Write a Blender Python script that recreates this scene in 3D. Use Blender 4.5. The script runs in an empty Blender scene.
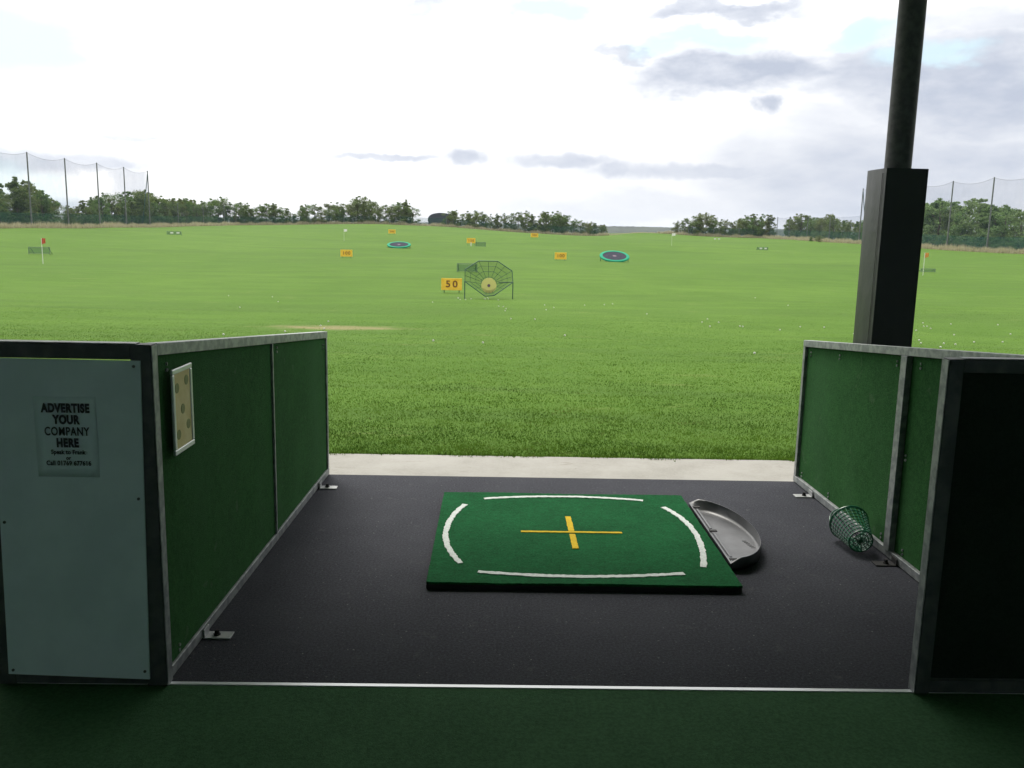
import bpy, math, random
import numpy as np
from mathutils import Vector, Matrix
random.seed(7); rng = np.random.default_rng(7)
S = bpy.context.scene
C = S.collection
R = math.radians

# ------------------------------------------------------------------ camera
EYE = 1.62
cam = bpy.data.cameras.new('camera'); camo = bpy.data.objects.new('camera', cam); C.objects.link(camo)
rt = Vector((0.999674, -0.015635, 0.020177)); up = Vector((-0.017172, 0.172911, 0.984788)); fw = Vector((0.018886, 0.984813, -0.172587))
camo.matrix_world = Matrix(((rt.x, up.x, -fw.x, 0), (rt.y, up.y, -fw.y, 0), (rt.z, up.z, -fw.z, EYE), (0, 0, 0, 1)))
cam.sensor_width = 36; cam.lens = 36 * 897.7 / 1024; cam.clip_start = 0.05; cam.clip_end = 30000
S.camera = camo
S.render.resolution_x = 1024; S.render.resolution_y = 768
S.view_settings.view_transform = 'Standard'; S.view_settings.look = 'None'; S.view_settings.gamma = 1
S.view_settings.use_curve_mapping = False
S.view_settings.exposure = 1.5

# ------------------------------------------------------------------ node helpers
class NT:
    def __init__(s, tree): s.t = tree; s.n = tree.nodes; s.l = tree.links
    def new(s, typ, **kw):
        n = s.n.new(typ)
        for k, v in kw.items(): setattr(n, k, v)
        return n
    def put(s, sock, v):
        if isinstance(v, bpy.types.NodeSocket): s.l.new(v, sock)
        else: sock.default_value = v
    def math(s, op, a, b=None, c=None, clamp=False):
        n = s.new('ShaderNodeMath', operation=op); n.use_clamp = clamp
        s.put(n.inputs[0], a)
        if b is not None: s.put(n.inputs[1], b)
        if c is not None: s.put(n.inputs[2], c)
        return n.outputs[0]
    def vec(s, op, a, b=None):
        n = s.new('ShaderNodeVectorMath', operation=op); s.put(n.inputs[0], a)
        if b is not None: s.put(n.inputs[1], b)
        return n.outputs['Value'] if op in ('LENGTH', 'DOT_PRODUCT') else n.outputs[0]
    def ramp(s, v, a, b, lo=0., hi=1., smooth=True):
        n = s.new('ShaderNodeMapRange'); n.interpolation_type = 'SMOOTHSTEP' if smooth else 'LINEAR'
        s.put(n.inputs[0], v)
        for i, q in enumerate((a, b, lo, hi)): s.put(n.inputs[1 + i], q)
        return n.outputs[0]
    def mix(s, f, a, b):
        n = s.new('ShaderNodeMix', data_type='RGBA'); s.put(n.inputs[0], f); s.put(n.inputs[6], a); s.put(n.inputs[7], b)
        return n.outputs[2]
    def noise(s, vec, scale, detail=3, rough=.5, dist=0., col=False):
        n = s.new('ShaderNodeTexNoise'); s.put(n.inputs['Vector'], vec); n.inputs['Scale'].default_value = scale
        n.inputs['Detail'].default_value = detail; n.inputs['Roughness'].default_value = rough; n.inputs['Distortion'].default_value = dist
        return n.outputs['Color' if col else 'Fac']
    def mapping(s, vec, scale=(1, 1, 1), loc=(0, 0, 0)):
        n = s.new('ShaderNodeMapping'); s.put(n.inputs[0], vec); n.inputs['Scale'].default_value = scale; n.inputs['Location'].default_value = loc
        return n.outputs[0]
def c4(c): return (c[0], c[1], c[2], 1)

# ------------------------------------------------------------------ world: Nishita sky with a broken cloud layer
SUN_EL, SUN_AZ = R(56), R(-22)      # azimuth measured from +Y towards +X
w = bpy.data.worlds.new('World'); S.world = w; w.use_nodes = True
W = NT(w.node_tree); W.n.clear()
sky = W.new('ShaderNodeTexSky', sky_type='NISHITA'); sky.sun_disc = False; sky.sun_elevation = SUN_EL; sky.sun_rotation = SUN_AZ
sky.air_density = 1; sky.dust_density = 1.5; sky.ozone_density = 1
tc = W.new('ShaderNodeTexCoord'); gen = tc.outputs['Generated']
sep = W.new('ShaderNodeSeparateXYZ'); W.put(sep.inputs[0], gen)
az = W.math('ARCTAN2', sep.outputs[0], sep.outputs[1]); el = W.math('ARCSINE', sep.outputs[2])
comb = W.new('ShaderNodeCombineXYZ'); W.put(comb.inputs[0], az); W.put(comb.inputs[1], el)
base = comb.outputs[0]
d1 = W.vec('SUBTRACT', W.noise(W.mapping(base, (1, 2, 1)), 9, 5, .6, col=True), (.5, .5, .5))
d1 = W.vec('MULTIPLY', d1, (.16, .07, 0))
d2 = W.vec('MULTIPLY', W.vec('SUBTRACT', W.noise(base, 45, 4, .6, col=True), (.5, .5, .5)), (.038, .014, 0))
pos = W.vec('ADD', base, d1); possmall = W.vec('ADD', base, d2)
def patch(p, a, e, ra, re, s):
    q = W.vec('DIVIDE', W.vec('SUBTRACT', p, (a, e, 0)), (ra, re, 1))
    return W.math('MULTIPLY', W.ramp(W.vec('LENGTH', q), 1.25, .35), s)
def patches(lst, p0=None):
    r = None
    for (a, e, ra, re, s, small) in lst:
        ra *= 1.18; re *= 1.18
        m = patch(possmall if small else pos, a, e, ra, re, s)
        r = m if r is None else W.math('MAXIMUM', r, m)
    return r
# bearings (radians right of the range axis), elevation, radii, strength
GREY = [(0.473, 0.142, 0.1202, 0.0546, 1, 0), (0.251, 0.163, 0.1202, 0.024, 1, 0), (0.378, 0.155, 0.0765, 0.035, 0.85, 0), (0.142, 0.184, 0.0492, 0.0098, 0.9, 0), (0.281, 0.13, 0.0195, 0.0100, 1, 1), (-0.075, 0.224, 0.0492, 0.0109, 0.8, 0), (0.222, 0.225, 0.0984, 0.0109, 0.85, 0), (-0.122, 0.071, 0.0656, 0.0044, 0.8, 1), (-0.036, 0.074, 0.024, 0.0098, 0.9, 1), (0.066, 0.071, 0.0656, 0.0087, 0.8, 1), (0.126, 0.064, 0.0219, 0.0109, 0.8, 1), (0.237, 0.062, 0.1639, 0.0098, 0.75, 1), (-0.381, 0.08, 0.0437, 0.0044, 0.65, 1), (0.414, 0.054, 0.2077, 0.0601, 0.8, 0), (0.133, 0.022, 0.1858, 0.0219, 0.4, 0), (-0.475, 0.053, 0.0656, 0.0131, 0.75, 1), (-0.41, 0.054, 0.0546, 0.0098, 0.7, 1), (-0.379, 0.038, 0.0219, 0.0219, 0.5, 1), (-0.431, 0.006, 0.0492, 0.0109, 0.7, 1), (-0.325, 0.201, 0.0984, 0.0153, 0.35, 0), (0.48, 0.199, 0.0984, 0.0153, 0.6, 0), (0.372, 0.103, 0.1202, 0.024, 0.5, 0)]
BLUE = [(-0.468, 0.166, 0.082, 0.0492, 0.88, 0), (0.046, 0.218, 0.0601, 0.0175, 0.88, 0), (0.208, 0.197, 0.0601, 0.0131, 0.88, 0), (0.365, 0.191, 0.0437, 0.0098, 0.88, 0), (-0.096, 0.208, 0.0437, 0.0131, 0.4, 0), (0.435, 0.173, 0.0437, 0.0087, 0.6, 0), (-0.477, 0.025, 0.0437, 0.0273, 0.5, 0)]
grey = patches(GREY); blue = patches(BLUE)
# everywhere else: the same broken cloud
cl = W.noise(W.mapping(gen, (1, 1, 2.2)), 2.6, 6, .6)
back = W.math('MULTIPLY', W.ramp(cl, .50, .66), W.ramp(W.math('ABSOLUTE', az), .66, .95))
grey = W.math('MAXIMUM', grey, W.math('MULTIPLY', back, .8))
highc = W.math('MULTIPLY', W.ramp(cl, .52, .62), W.ramp(el, .32, .5))
grey = W.math('MAXIMUM', grey, W.math('MULTIPLY', highc, .7))
detail = W.ramp(W.noise(W.mapping(base, (1, 2.4, 1)), 14, 6, .62), .3, .7, .72, 1.12, False)
grey = W.math('MULTIPLY', grey, detail, clamp=True)
white = W.mix(W.ramp(el, .0, .35), (.375, .378, .385, 1), (.48, .48, .48, 1))
glow = W.ramp(W.vec('DOT_PRODUCT', gen, (math.sin(SUN_AZ) * math.cos(SUN_EL), math.cos(SUN_AZ) * math.cos(SUN_EL), math.sin(SUN_EL))), .45, 1.0, 0, 1)
white = W.mix(glow, white, (.95, .93, .89, 1))
col = W.mix(grey, white, (.200, .220, .262, 1))
skyc = W.vec('ADD', W.vec('MULTIPLY', sky.outputs[0], (.010, .010, .010)), (.235, .325, .352))
col = W.mix(blue, col, skyc)
# Background strength .1: colours above are final radiance, so divide by it here
colb = W.vec('MULTIPLY', col, (10, 10, 10))
bg = W.new('ShaderNodeBackground'); W.put(bg.inputs[0], colb); bg.inputs[1].default_value = .1
wo = W.new('ShaderNodeOutputWorld'); W.l.new(bg.outputs[0], wo.inputs[0])

sl = bpy.data.lights.new('sun', 'SUN'); sl.energy = 1.2; sl.angle = R(22); sl.color = (1, .96, .88)
so = bpy.data.objects.new('sun', sl); C.objects.link(so)
sd = Vector((math.sin(SUN_AZ) * math.cos(SUN_EL), math.cos(SUN_AZ) * math.cos(SUN_EL), math.sin(SUN_EL)))
so.rotation_euler = sd.to_track_quat('Z', 'Y').to_euler(); so.location = sd * 50

# ------------------------------------------------------------------ materials
def mat(name, col, rough=.6, metal=0, spec=.5, col2=None, nscale=30, bump=0, bscale=None, stretch=(1, 1, 1), lo=.35, hi=.65, detail=4, coat=0, bdist=.002):
    m = bpy.data.materials.new(name); m.use_nodes = True; T = NT(m.node_tree); b = T.n['Principled BSDF']
    b.inputs['Roughness'].default_value = rough; b.inputs['Metallic'].default_value = metal; b.inputs['Specular IOR Level'].default_value = spec
    b.inputs['Coat Weight'].default_value = coat
    v = T.mapping(T.new('ShaderNodeTexCoord').outputs['Object'], stretch)
    if col2: T.put(b.inputs['Base Color'], T.mix(T.ramp(T.noise(v, nscale, detail, .6), lo, hi), c4(col), c4(col2)))
    else: b.inputs['Base Color'].default_value = c4(col)
    if bump:
        bn = T.new('ShaderNodeBump'); bn.inputs['Strength'].default_value = bump; bn.inputs['Distance'].default_value = bdist
        T.put(bn.inputs['Height'], T.noise(v, bscale or nscale, 3, .6)); T.put(b.inputs['Normal'], bn.outputs[0])
    return m
M = {}
M['galv'] = mat('galvanised_steel', (.20, .215, .225), .5, .45, col2=(.34, .36, .36), nscale=22, bump=.25, bscale=120, bdist=.0006)
M['darksteel'] = mat('dark_grey_steel', (.060, .064, .072), .55, .2, col2=(.095, .098, .105), nscale=14, bump=.2, bscale=90, bdist=.0006)  # darker steel tone for end frames, board screws and panel trim
M['rubber'] = mat('black_rubber', (.012, .012, .013), .8, bump=.3, bscale=80)
M['whiteboard'] = mat('painted_board', (.70, .80, .86), .55, spec=.3, col2=(.62, .72, .78), nscale=3.5, detail=6, bump=.05, bscale=40)
M['poster'] = mat('laminated_paper', (.66, .77, .86), .3, spec=.4, col2=(.70, .80, .87), nscale=6, bump=.15, bscale=7)
M['ink'] = mat('printed_ink', (.02, .02, .035), .4)
M['zinc'] = mat('dull_zinc', (.34, .35, .36), .5, .4, col2=(.42, .43, .43), nscale=20)
M['silver'] = mat('satin_aluminium', (.72, .74, .76), .35, .35)
M['gold_paper'] = mat('buff_paper', (.62, .53, .24), .7, col2=(.70, .62, .32), nscale=12)
M['olive'] = mat('olive_print', (.24, .27, .10), .7)
M['white_line'] = mat('white_turf_line', (.62, .65, .63), .95, spec=.1, col2=(.50, .54, .52), nscale=90, bump=.9, bscale=260)
M['yellow_line'] = mat('yellow_turf_line', (.60, .42, .03), .95, spec=.1, col2=(.48, .33, .03), nscale=90, bump=.9, bscale=260)
M['pad'] = mat('black_vinyl', (.026, .028, .034), .38, spec=.5, col2=(.03, .031, .035), nscale=5, bump=.25, bscale=9, bdist=.01)
M['polepaint'] = mat('dark_grey_paint', (.088, .085, .098), .6, spec=.3, col2=(.13, .125, .14), nscale=25, bump=.15, bscale=60)
M['basket'] = mat('green_plastic', (.012, .13, .065), .28, spec=.6)
M['tray'] = mat('grey_moulded_rubber', (.038, .040, .045), .38, spec=.5, col2=(.075, .078, .086), nscale=7, detail=6, bump=.15, bscale=60)
M['concrete'] = None
M['yellow'] = mat('yellow_board', (.92, .60, .09), .8, spec=.1, col2=(.82, .50, .06), nscale=4)
M['num'] = mat('brown_numerals', (.16, .055, .015), .6)
M['post_white'] = mat('white_paint', (.75, .75, .72), .5)
M['flag_red'] = mat('red_flag_cloth', (.55, .10, .05), .8)
M['flag_orange'] = mat('orange_flag_cloth', (.65, .28, .06), .8)
M['flag_white'] = mat('white_flag_cloth', (.85, .85, .80), .8)
M['greensteel'] = mat('dark_green_steel', (.020, .075, .055), .5, .2)
M['framegreen'] = mat('faded_green_paint', (.09, .16, .11), .7, col2=(.14, .20, .14), nscale=3)
M['postwood'] = mat('weathered_pole', (.10, .115, .11), .8, col2=(.16, .17, .16), nscale=3)
M['teal'] = mat('teal_plastic_rim', (.02, .25, .14), .8, spec=.1)
M['tramp'] = mat('dark_purple_mesh', (.040, .042, .056), .95, spec=.03, col2=(.055, .055, .07), nscale=4)
M['pink'] = mat('faded_pink_mark', (.13, .09, .12), .8)
M['ball'] = mat('white_golf_ball', (.5, .51, .45), .5)
M['roofmetal'] = mat('pale_roof_sheet', (.62, .70, .77), .7, col2=(.56, .64, .71), nscale=3)
M['brick'] = mat('painted_wall', (.74, .83, .90), .9, col2=(.70, .79, .86), nscale=2)
M['barn'] = mat('dark_blue_sheet', (.03, .04, .055), .7)
M['bark'] = mat('bark', (.09, .07, .05), .9, col2=(.14, .12, .09), nscale=4)
M['target'] = mat('yellow_target_cloth', (.62, .58, .20), .8)
M['palegrey'] = mat('pale_green_plank', (.16, .22, .17), .8, col2=(.22, .27, .22), nscale=6)

def turf(name, a, b, k=1., lift=.004):
    m = bpy.data.materials.new(name); m.use_nodes = True; T = NT(m.node_tree); p = T.n['Principled BSDF']
    p.inputs['Roughness'].default_value = .95; p.inputs['Specular IOR Level'].default_value = .08
    v = T.new('ShaderNodeTexCoord').outputs['Object']
    big = T.ramp(T.noise(v, 3.2, 4, .6), .35, .7); fine = T.ramp(T.noise(v, 85 * k, 3, .8), .36, .64)
    mid = T.ramp(T.noise(v, 26, 3, .6), .3, .75)
    f = T.math('ADD', T.math('MULTIPLY', big, .2), T.math('ADD', T.math('MULTIPLY', fine, .5), T.math('MULTIPLY', mid, .25)))
    T.put(p.inputs['Base Color'], T.mix(f, c4(a), c4(b)))
    if name == 'wall_turf':
        base = p.inputs['Base Color'].links[0].from_socket
        mk = T.ramp(T.noise(v, 7.5, 3, .6, .4), .66, .72); fd = T.ramp(T.noise(T.mapping(v, (1, 1, .3)), 2.0, 4, .6), .4, .7)
        base = T.mix(T.math('MULTIPLY', fd, .35), base, (.045, .120, .050, 1)); T.put(p.inputs['Base Color'], T.mix(T.math('MULTIPLY', mk, .22), base, (.13, .17, .12, 1)))
    if name == 'green_artificial_turf':
        base = p.inputs['Base Color'].links[0].from_socket
        wear = T.ramp(T.noise(T.mapping(v, (1, 1, 1)), 5.5, 5, .7), .56, .74)
        sp = T.math('MULTIPLY', T.ramp(T.noise(v, 130, 2, .6), .66, .74), T.math('ADD', T.math('MULTIPLY', wear, .55), .06))
        T.put(p.inputs['Base Color'], T.mix(sp, base, (.20, .30, .22, 1)))
    bn = T.new('ShaderNodeBump'); bn.inputs['Strength'].default_value = .8; bn.inputs['Distance'].default_value = lift
    T.put(bn.inputs['Height'], T.noise(v, 220 * k, 2, .7)); T.put(p.inputs['Normal'], bn.outputs[0])
    return m
M['turf'] = turf('green_artificial_turf', (.003, .044, .013), (.010, .120, .038))
M['turf_wall'] = turf('wall_turf', (.018, .068, .020), (.040, .138, .041))
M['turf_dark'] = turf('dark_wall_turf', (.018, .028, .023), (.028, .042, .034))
M['greencarpet'] = turf('green_carpet', (.028, .075, .034), (.060, .140, .066), .8)

def black_carpet():
    m = bpy.data.materials.new('charcoal_carpet'); m.use_nodes = True; T = NT(m.node_tree); p = T.n['Principled BSDF']
    p.inputs['Roughness'].default_value = .9; p.inputs['Specular IOR Level'].default_value = .15
    v = T.new('ShaderNodeTexCoord').outputs['Object']
    big = T.ramp(T.noise(v, 1.6, 5, .65), .3, .72)
    c = T.mix(big, (.022, .0235, .031, 1), (.035, .0365, .045, 1))
    fine = T.ramp(T.noise(v, 95, 3, .8), .38, .66); c = T.mix(T.math('MULTIPLY', fine, .65), c, (.068, .071, .086, 1))
    dirt = T.ramp(T.noise(v, 9, 5, .7, .6), .60, .74); c = T.mix(T.math('MULTIPLY', dirt, .45), c, (.09, .09, .09, 1))
    sp = T.ramp(T.noise(v, 75, 1, .5), .735, .78); c = T.mix(T.math('MULTIPLY', sp, .8), c, (.20, .20, .19, 1))
    T.put(p.inputs['Base Color'], c)
    bn = T.new('ShaderNodeBump'); bn.inputs['Strength'].default_value = .7; bn.inputs['Distance'].default_value = .003
    T.put(bn.inputs['Height'], T.noise(v, 210, 2, .7)); T.put(p.inputs['Normal'], bn.outputs[0])
    return m
M['carpet'] = black_carpet()
def concrete():
    m = bpy.data.materials.new('pale_concrete'); m.use_nodes = True; T = NT(m.node_tree); p = T.n['Principled BSDF']
    p.inputs['Roughness'].default_value = .85; p.inputs['Specular IOR Level'].default_value = .2
    v = T.new('ShaderNodeTexCoord').outputs['Object']
    c = T.mix(T.ramp(T.noise(v, 2.2, 6, .65), .3, .7), (.27, .26, .235, 1), (.345, .335, .31, 1))
    c = T.mix(T.math('MULTIPLY', T.ramp(T.noise(v, 60, 3, .7), .3, .75), .35), c, (.39, .38, .355, 1))
    st = T.ramp(T.noise(T.mapping(v, (.8, 3, 1)), 3.1, 6, .7, .8), .60, .74)
    c = T.mix(T.math('MULTIPLY', st, .65), c, (.19, .17, .14, 1))
    gr = T.ramp(T.noise(v, 42, 2, .6), .74, .79); c = T.mix(gr, c, (.13, .11, .09, 1))
    T.put(p.inputs['Base Color'], c)
    bn = T.new('ShaderNodeBump'); bn.inputs['Strength'].default_value = .5; bn.inputs['Distance'].default_value = .003
    T.put(bn.inputs['Height'], T.noise(v, 70, 4, .7)); T.put(p.inputs['Normal'], bn.outputs[0])
    return m
M['concrete'] = concrete()

def foliage(name, a, b, c):
    m = bpy.data.materials.new(name); m.use_nodes = True; T = NT(m.node_tree); T.n.clear()
    g = T.new('ShaderNodeNewGeometry').outputs['Position']; oi = T.new('ShaderNodeObjectInfo').outputs['Random']
    rnd = T.noise(g, 1.7, 3, .7)
    col = T.mix(T.ramp(rnd, .33, .67), c4(a), c4(b)); col = T.mix(T.math('MULTIPLY', oi, .7), col, c4(c))
    d = T.new('ShaderNodeBsdfDiffuse'); t = T.new('ShaderNodeBsdfTranslucent'); T.put(d.inputs[0], col); T.put(t.inputs[0], col)
    mx = T.new('ShaderNodeMixShader'); mx.inputs[0].default_value = .28; T.l.new(d.outputs[0], mx.inputs[1]); T.l.new(t.outputs[0], mx.inputs[2])
    o = T.new('ShaderNodeOutputMaterial'); T.l.new(mx.outputs[0], o.inputs[0]); return m
M['leaf'] = foliage('tree_leaves', (.082, .145, .050), (.155, .24, .080), (.185, .195, .085))
M['leaf_light'] = foliage('light_tree_leaves', (.12, .20, .075), (.21, .31, .12), (.19, .23, .10))
M['verge'] = foliage('dry_verge_grass', (.46, .42, .28), (.26, .28, .14), (.50, .44, .32))

def net(name, col, fac):
    m = bpy.data.materials.new(name); m.use_nodes = True; T = NT(m.node_tree); T.n.clear()
    tr = T.new('ShaderNodeBsdfTransparent'); d = T.new('ShaderNodeBsdfDiffuse'); d.inputs[0].default_value = c4(col)
    v = T.new('ShaderNodeTexCoord').outputs['Object']
    f = T.ramp(T.noise(v, .35, 4, .6), .2, .8, fac * .75, fac * 1.25)
    mx = T.new('ShaderNodeMixShader'); T.put(mx.inputs[0], f); T.l.new(tr.outputs[0], mx.inputs[1]); T.l.new(d.outputs[0], mx.inputs[2])
    o = T.new('ShaderNodeOutputMaterial'); T.l.new(mx.outputs[0], o.inputs[0]); return m
M['net_high'] = net('fine_high_netting', (.06, .09, .12), .15)
M['net_low'] = net('green_low_netting', (.03, .13, .10), .30)
M['net_mid'] = net('green_tall_netting', (.03, .12, .10), .22)
M['net_target'] = net('black_target_netting', (.015, .05, .025), .24)

# ------------------------------------------------------------------ terrain
CP = [(0,6.3,1.69),(-14,6.3,1.72),(14,6.3,1.72),(-50,6.3,1.9),(50,6.3,1.9),(-95,6.3,1.9),(95,6.3,2.2),
 (0,12,2.02),(-20,12,2.1),(20,12,2.1),(0,23,2.62),(-20,23,2.6),(20,23,2.68),(-3,41,3.27),(0,46,3.30),(30,42,3.35),(-30,42,3.3),
 (-2.1,64,3.33),(-42.6,85,3.44),(-34.8,70,3.47),(40.8,85,3.44),(38,80,3.51),(-15,91,3.42),(6.4,91,3.20),(13,100,3.50),(-13,120,3.10),
 (-4,137,3.07),(-2.6,140,3.2),(-26.3,156,2.91),(30,156,2.72),(-53,150,2.49),(44,150,3.06),(-21,183,2.0),(7.4,183,2.12),
 (-82,60,2.6),(-82,100,2.2),(-82,151,1.93),(-82,172,1.95),(-82,203,1.88),(-82,256,1.55),(85,60,3.1),(85,100,2.9),(85,145,2.64),(85,168,2.60),(85,212,2.24),(85,254,2.06),
 (-75,283,1.2),(-55,283,.57),(-35,283,.05),(-30,283,.19),(-18,283,.34),(4.5,283,1.63),(19.4,283,2.25),(32,283,2.31),(44,283,1.14),(63,283,1.68),(85,283,1.96),
 (61,252,2.35),(-95,151,1.9),(-95,200,1.9),(95,147,2.6),(95,209,2.2),(0,300,1.5),(-40,300,.5),(45,300,1.3),(-95,300,1.3),(95,300,2.0)]
cp = np.array(CP, float); sc = np.array([60., 60.])
pts = cp[:, :2] / sc; n_ = len(pts)
def phi(r): return np.where(r > 1e-9, r * r * np.log(r + 1e-12), 0)
K = phi(np.linalg.norm(pts[:, None] - pts[None], axis=2)) + np.eye(n_) * 2e-4
Pm = np.hstack([np.ones((n_, 1)), pts]); A_ = np.block([[K, Pm], [Pm.T, np.zeros((3, 3))]])
sol = np.linalg.solve(A_, np.concatenate([cp[:, 2], np.zeros(3)]))
def sstep(x): x = np.clip(x, 0, 1); return x * x * (3 - 2 * x)
def tz(x, y):
    x = np.atleast_1d(np.asarray(x, float)); y = np.atleast_1d(np.asarray(y, float))
    cx = np.clip(x, -95, 95); cy = np.clip(y, 6.3, 296)
    q = np.stack([cx, cy], -1) / sc; out = np.empty(len(q))
    for i in range(0, len(q), 20000):
        s_ = q[i:i + 20000]; out[i:i + 20000] = phi(np.linalg.norm(s_[:, None] - pts[None], axis=2)) @ sol[:n_] + sol[n_] + s_ @ sol[n_ + 1:]
    d = np.hypot(x - cx, y - cy) ; d = np.where(y < 6.3, np.abs(x - cx), d)
    drop = out + (11 - out) * sstep(d / 420)
    near = sstep((y - 6.4) / 6)
    und = (.035 * np.sin(x * .31 + 1.3 * np.sin(y * .11)) * np.sin(y * .27 + 1) + .11 * np.sin(x * .07 + 2 + np.sin(y * .05)) * np.sin(y * .105 + .5)) * near * np.clip(1.4 - y / 300, 0, 1)
    far = .0 + np.clip((np.hypot(x, y) - 2600) / 2500, 0, 1) * 10.
    return EYE - drop + und + far
def gz(x, y): return float(tz(x, y)[0])

def link(o): C.objects.link(o); return o
def mesh_np(name, v, loops_per, faces, m, parent=None, smooth=False):
    me = bpy.data.meshes.new(name); nv = len(v); nf = len(faces)
    me.vertices.add(nv); me.vertices.foreach_set('co', np.asarray(v, 'f').ravel())
    me.loops.add(nf * loops_per); me.loops.foreach_set('vertex_index', np.asarray(faces, 'i').ravel())
    me.polygons.add(nf); me.polygons.foreach_set('loop_start', np.arange(0, nf * loops_per, loops_per, dtype='i'))
    me.polygons.foreach_set('use_smooth', np.full(nf, smooth)); me.update(calc_edges=True); me.validate()
    me.materials.append(m); o = link(bpy.data.objects.new(name, me)); o.parent = parent; return o
def tag(o, label=None, cat=None, group=None, kind=None):
    for k, v in (('label', label), ('category', cat), ('group', group), ('kind', kind)):
        if v: o[k] = v
    return o
def empty(name, loc, label, cat, group=None, rz=0):
    o = link(bpy.data.objects.new(name, None)); o.location = loc; o.rotation_euler = (0, 0, rz); o.empty_display_size = .1
    return tag(o, label, cat, group)

class MB:
    def __init__(s): s.v = []; s.f = []
    def quadbox(s, p):      # 8 points: bottom ring then top ring
        b = len(s.v); s.v += [tuple(q) for q in p]
        for f in ((3, 2, 1, 0), (4, 5, 6, 7), (0, 1, 5, 4), (1, 2, 6, 5), (2, 3, 7, 6), (3, 0, 4, 7)): s.f.append(tuple(b + i for i in f))
    def box(s, x0, x1, y0, y1, z0, z1): s.quadbox([(x0, y0, z0), (x1, y0, z0), (x1, y1, z0), (x0, y1, z0), (x0, y0, z1), (x1, y0, z1), (x1, y1, z1), (x0, y1, z1)])
    def tube(s, path, r, n=10, cap=True, r2=None, closed=False):
        path = [Vector(p) for p in path]; L = len(path); b = len(s.v)
        for i, p in enumerate(path):
            if closed: t = path[(i + 1) % L] - path[i - 1]
            else: t = path[min(i + 1, L - 1)] - path[max(i - 1, 0)]
            t.normalize(); a = Vector((0, 0, 1)) if abs(t.z) < .9 else Vector((0, 1, 0))
            u = t.cross(a).normalized(); w_ = t.cross(u)
            rr = r if r2 is None else r + (r2 - r) * i / max(1, L - 1)
            for k in range(n):
                an = 2 * math.pi * k / n; s.v.append(tuple(p + u * math.cos(an) * rr + w_ * math.sin(an) * rr))
        for i in range(L if closed else L - 1):
            j = (i + 1) % L
            for k in range(n): s.f.append((b + i * n + k, b + i * n + (k + 1) % n, b + j * n + (k + 1) % n, b + j * n + k))
        if cap and not closed: s.f.append(tuple(b + k for k in range(n))[::-1]); s.f.append(tuple(b + (L - 1) * n + k for k in range(n)))
    def strip(s, pts, wid, z, th=.003, jit=0):      # flat ribbon following pts in XY
        P_ = [Vector((p[0], p[1])) for p in pts]; b = len(s.v); L = len(P_)
        for i, p in enumerate(P_):
            t = (P_[min(i + 1, L - 1)] - P_[max(i - 1, 0)]).normalized(); nrm = Vector((-t.y, t.x))
            a = p + nrm * (wid / 2 + random.uniform(-jit, jit)); c = p - nrm * (wid / 2 + random.uniform(-jit, jit))
            s.v += [(a.x, a.y, z), (c.x, c.y, z), (c.x, c.y, z + th), (a.x, a.y, z + th)]
        for i in range(L - 1):
            q = b + i * 4
            for k in range(4): s.f.append((q + k, q + (k + 1) % 4, q + 4 + (k + 1) % 4, q + 4 + k))
        s.f.append((b, b + 1, b + 2, b + 3)); q = b + (L - 1) * 4; s.f.append((q + 3, q + 2, q + 1, q))
    def disc(s, c, r, th, n=32, axis='Z'):
        a = Vector(c); d = {'Z': Vector((0, 0, 1)), 'Y': Vector((0, 1, 0)), 'X': Vector((1, 0, 0))}[axis] * th; s.tube([a, a + d], r, n)
    def build(s, name, m, parent=None, smooth=False, bevel=0, loc=None, seg=2):
        me = bpy.data.meshes.new(name); me.from_pydata(s.v, [], s.f); me.update(); me.materials.append(m)
        import bmesh
        bm = bmesh.new(); bm.from_mesh(me); bmesh.ops.recalc_face_normals(bm, faces=bm.faces)
        if bevel: bmesh.ops.bevel(bm, geom=bm.edges[:], offset=bevel, segments=seg, affect='EDGES', profile=.5, clamp_overlap=True)
        bm.to_mesh(me); bm.free()
        if smooth:
            for p in me.polygons: p.use_smooth = True
            me.set_sharp_from_angle(angle=R(40))
        o = link(bpy.data.objects.new(name, me)); o.parent = parent
        if loc: o.location = loc
        return o
def copy_tree(o, parent=None):
    c = o.copy(); C.objects.link(c); c.parent = parent
    for ch in [q for q in o.children]: copy_tree(ch, c)
    return c
def text(name, s, size, m, parent, mtx, bold=0., sx=1., depth=.001, space=1.):
    cu = bpy.data.curves.new('t', 'FONT'); cu.body = s; cu.size = size; cu.align_x = 'CENTER'; cu.align_y = 'CENTER'
    cu.offset = bold; cu.extrude = depth; cu.space_character = space; cu.resolution_u = 6
    o = bpy.data.objects.new('t', cu); C.objects.link(o); dg = bpy.context.evaluated_depsgraph_get(); dg.update()
    me = bpy.data.meshes.new_from_object(o.evaluated_get(dg)); bpy.data.objects.remove(o); bpy.data.curves.remove(cu)
    me.name = name; me.transform(mtx @ Matrix.Diagonal((sx, 1, 1, 1))); me.materials.clear(); me.materials.append(m)
    q = link(bpy.data.objects.new(name, me)); q.parent = parent; return q
FRONT = Matrix.Rotation(R(90), 4, 'X')     # text plane facing -Y

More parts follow.
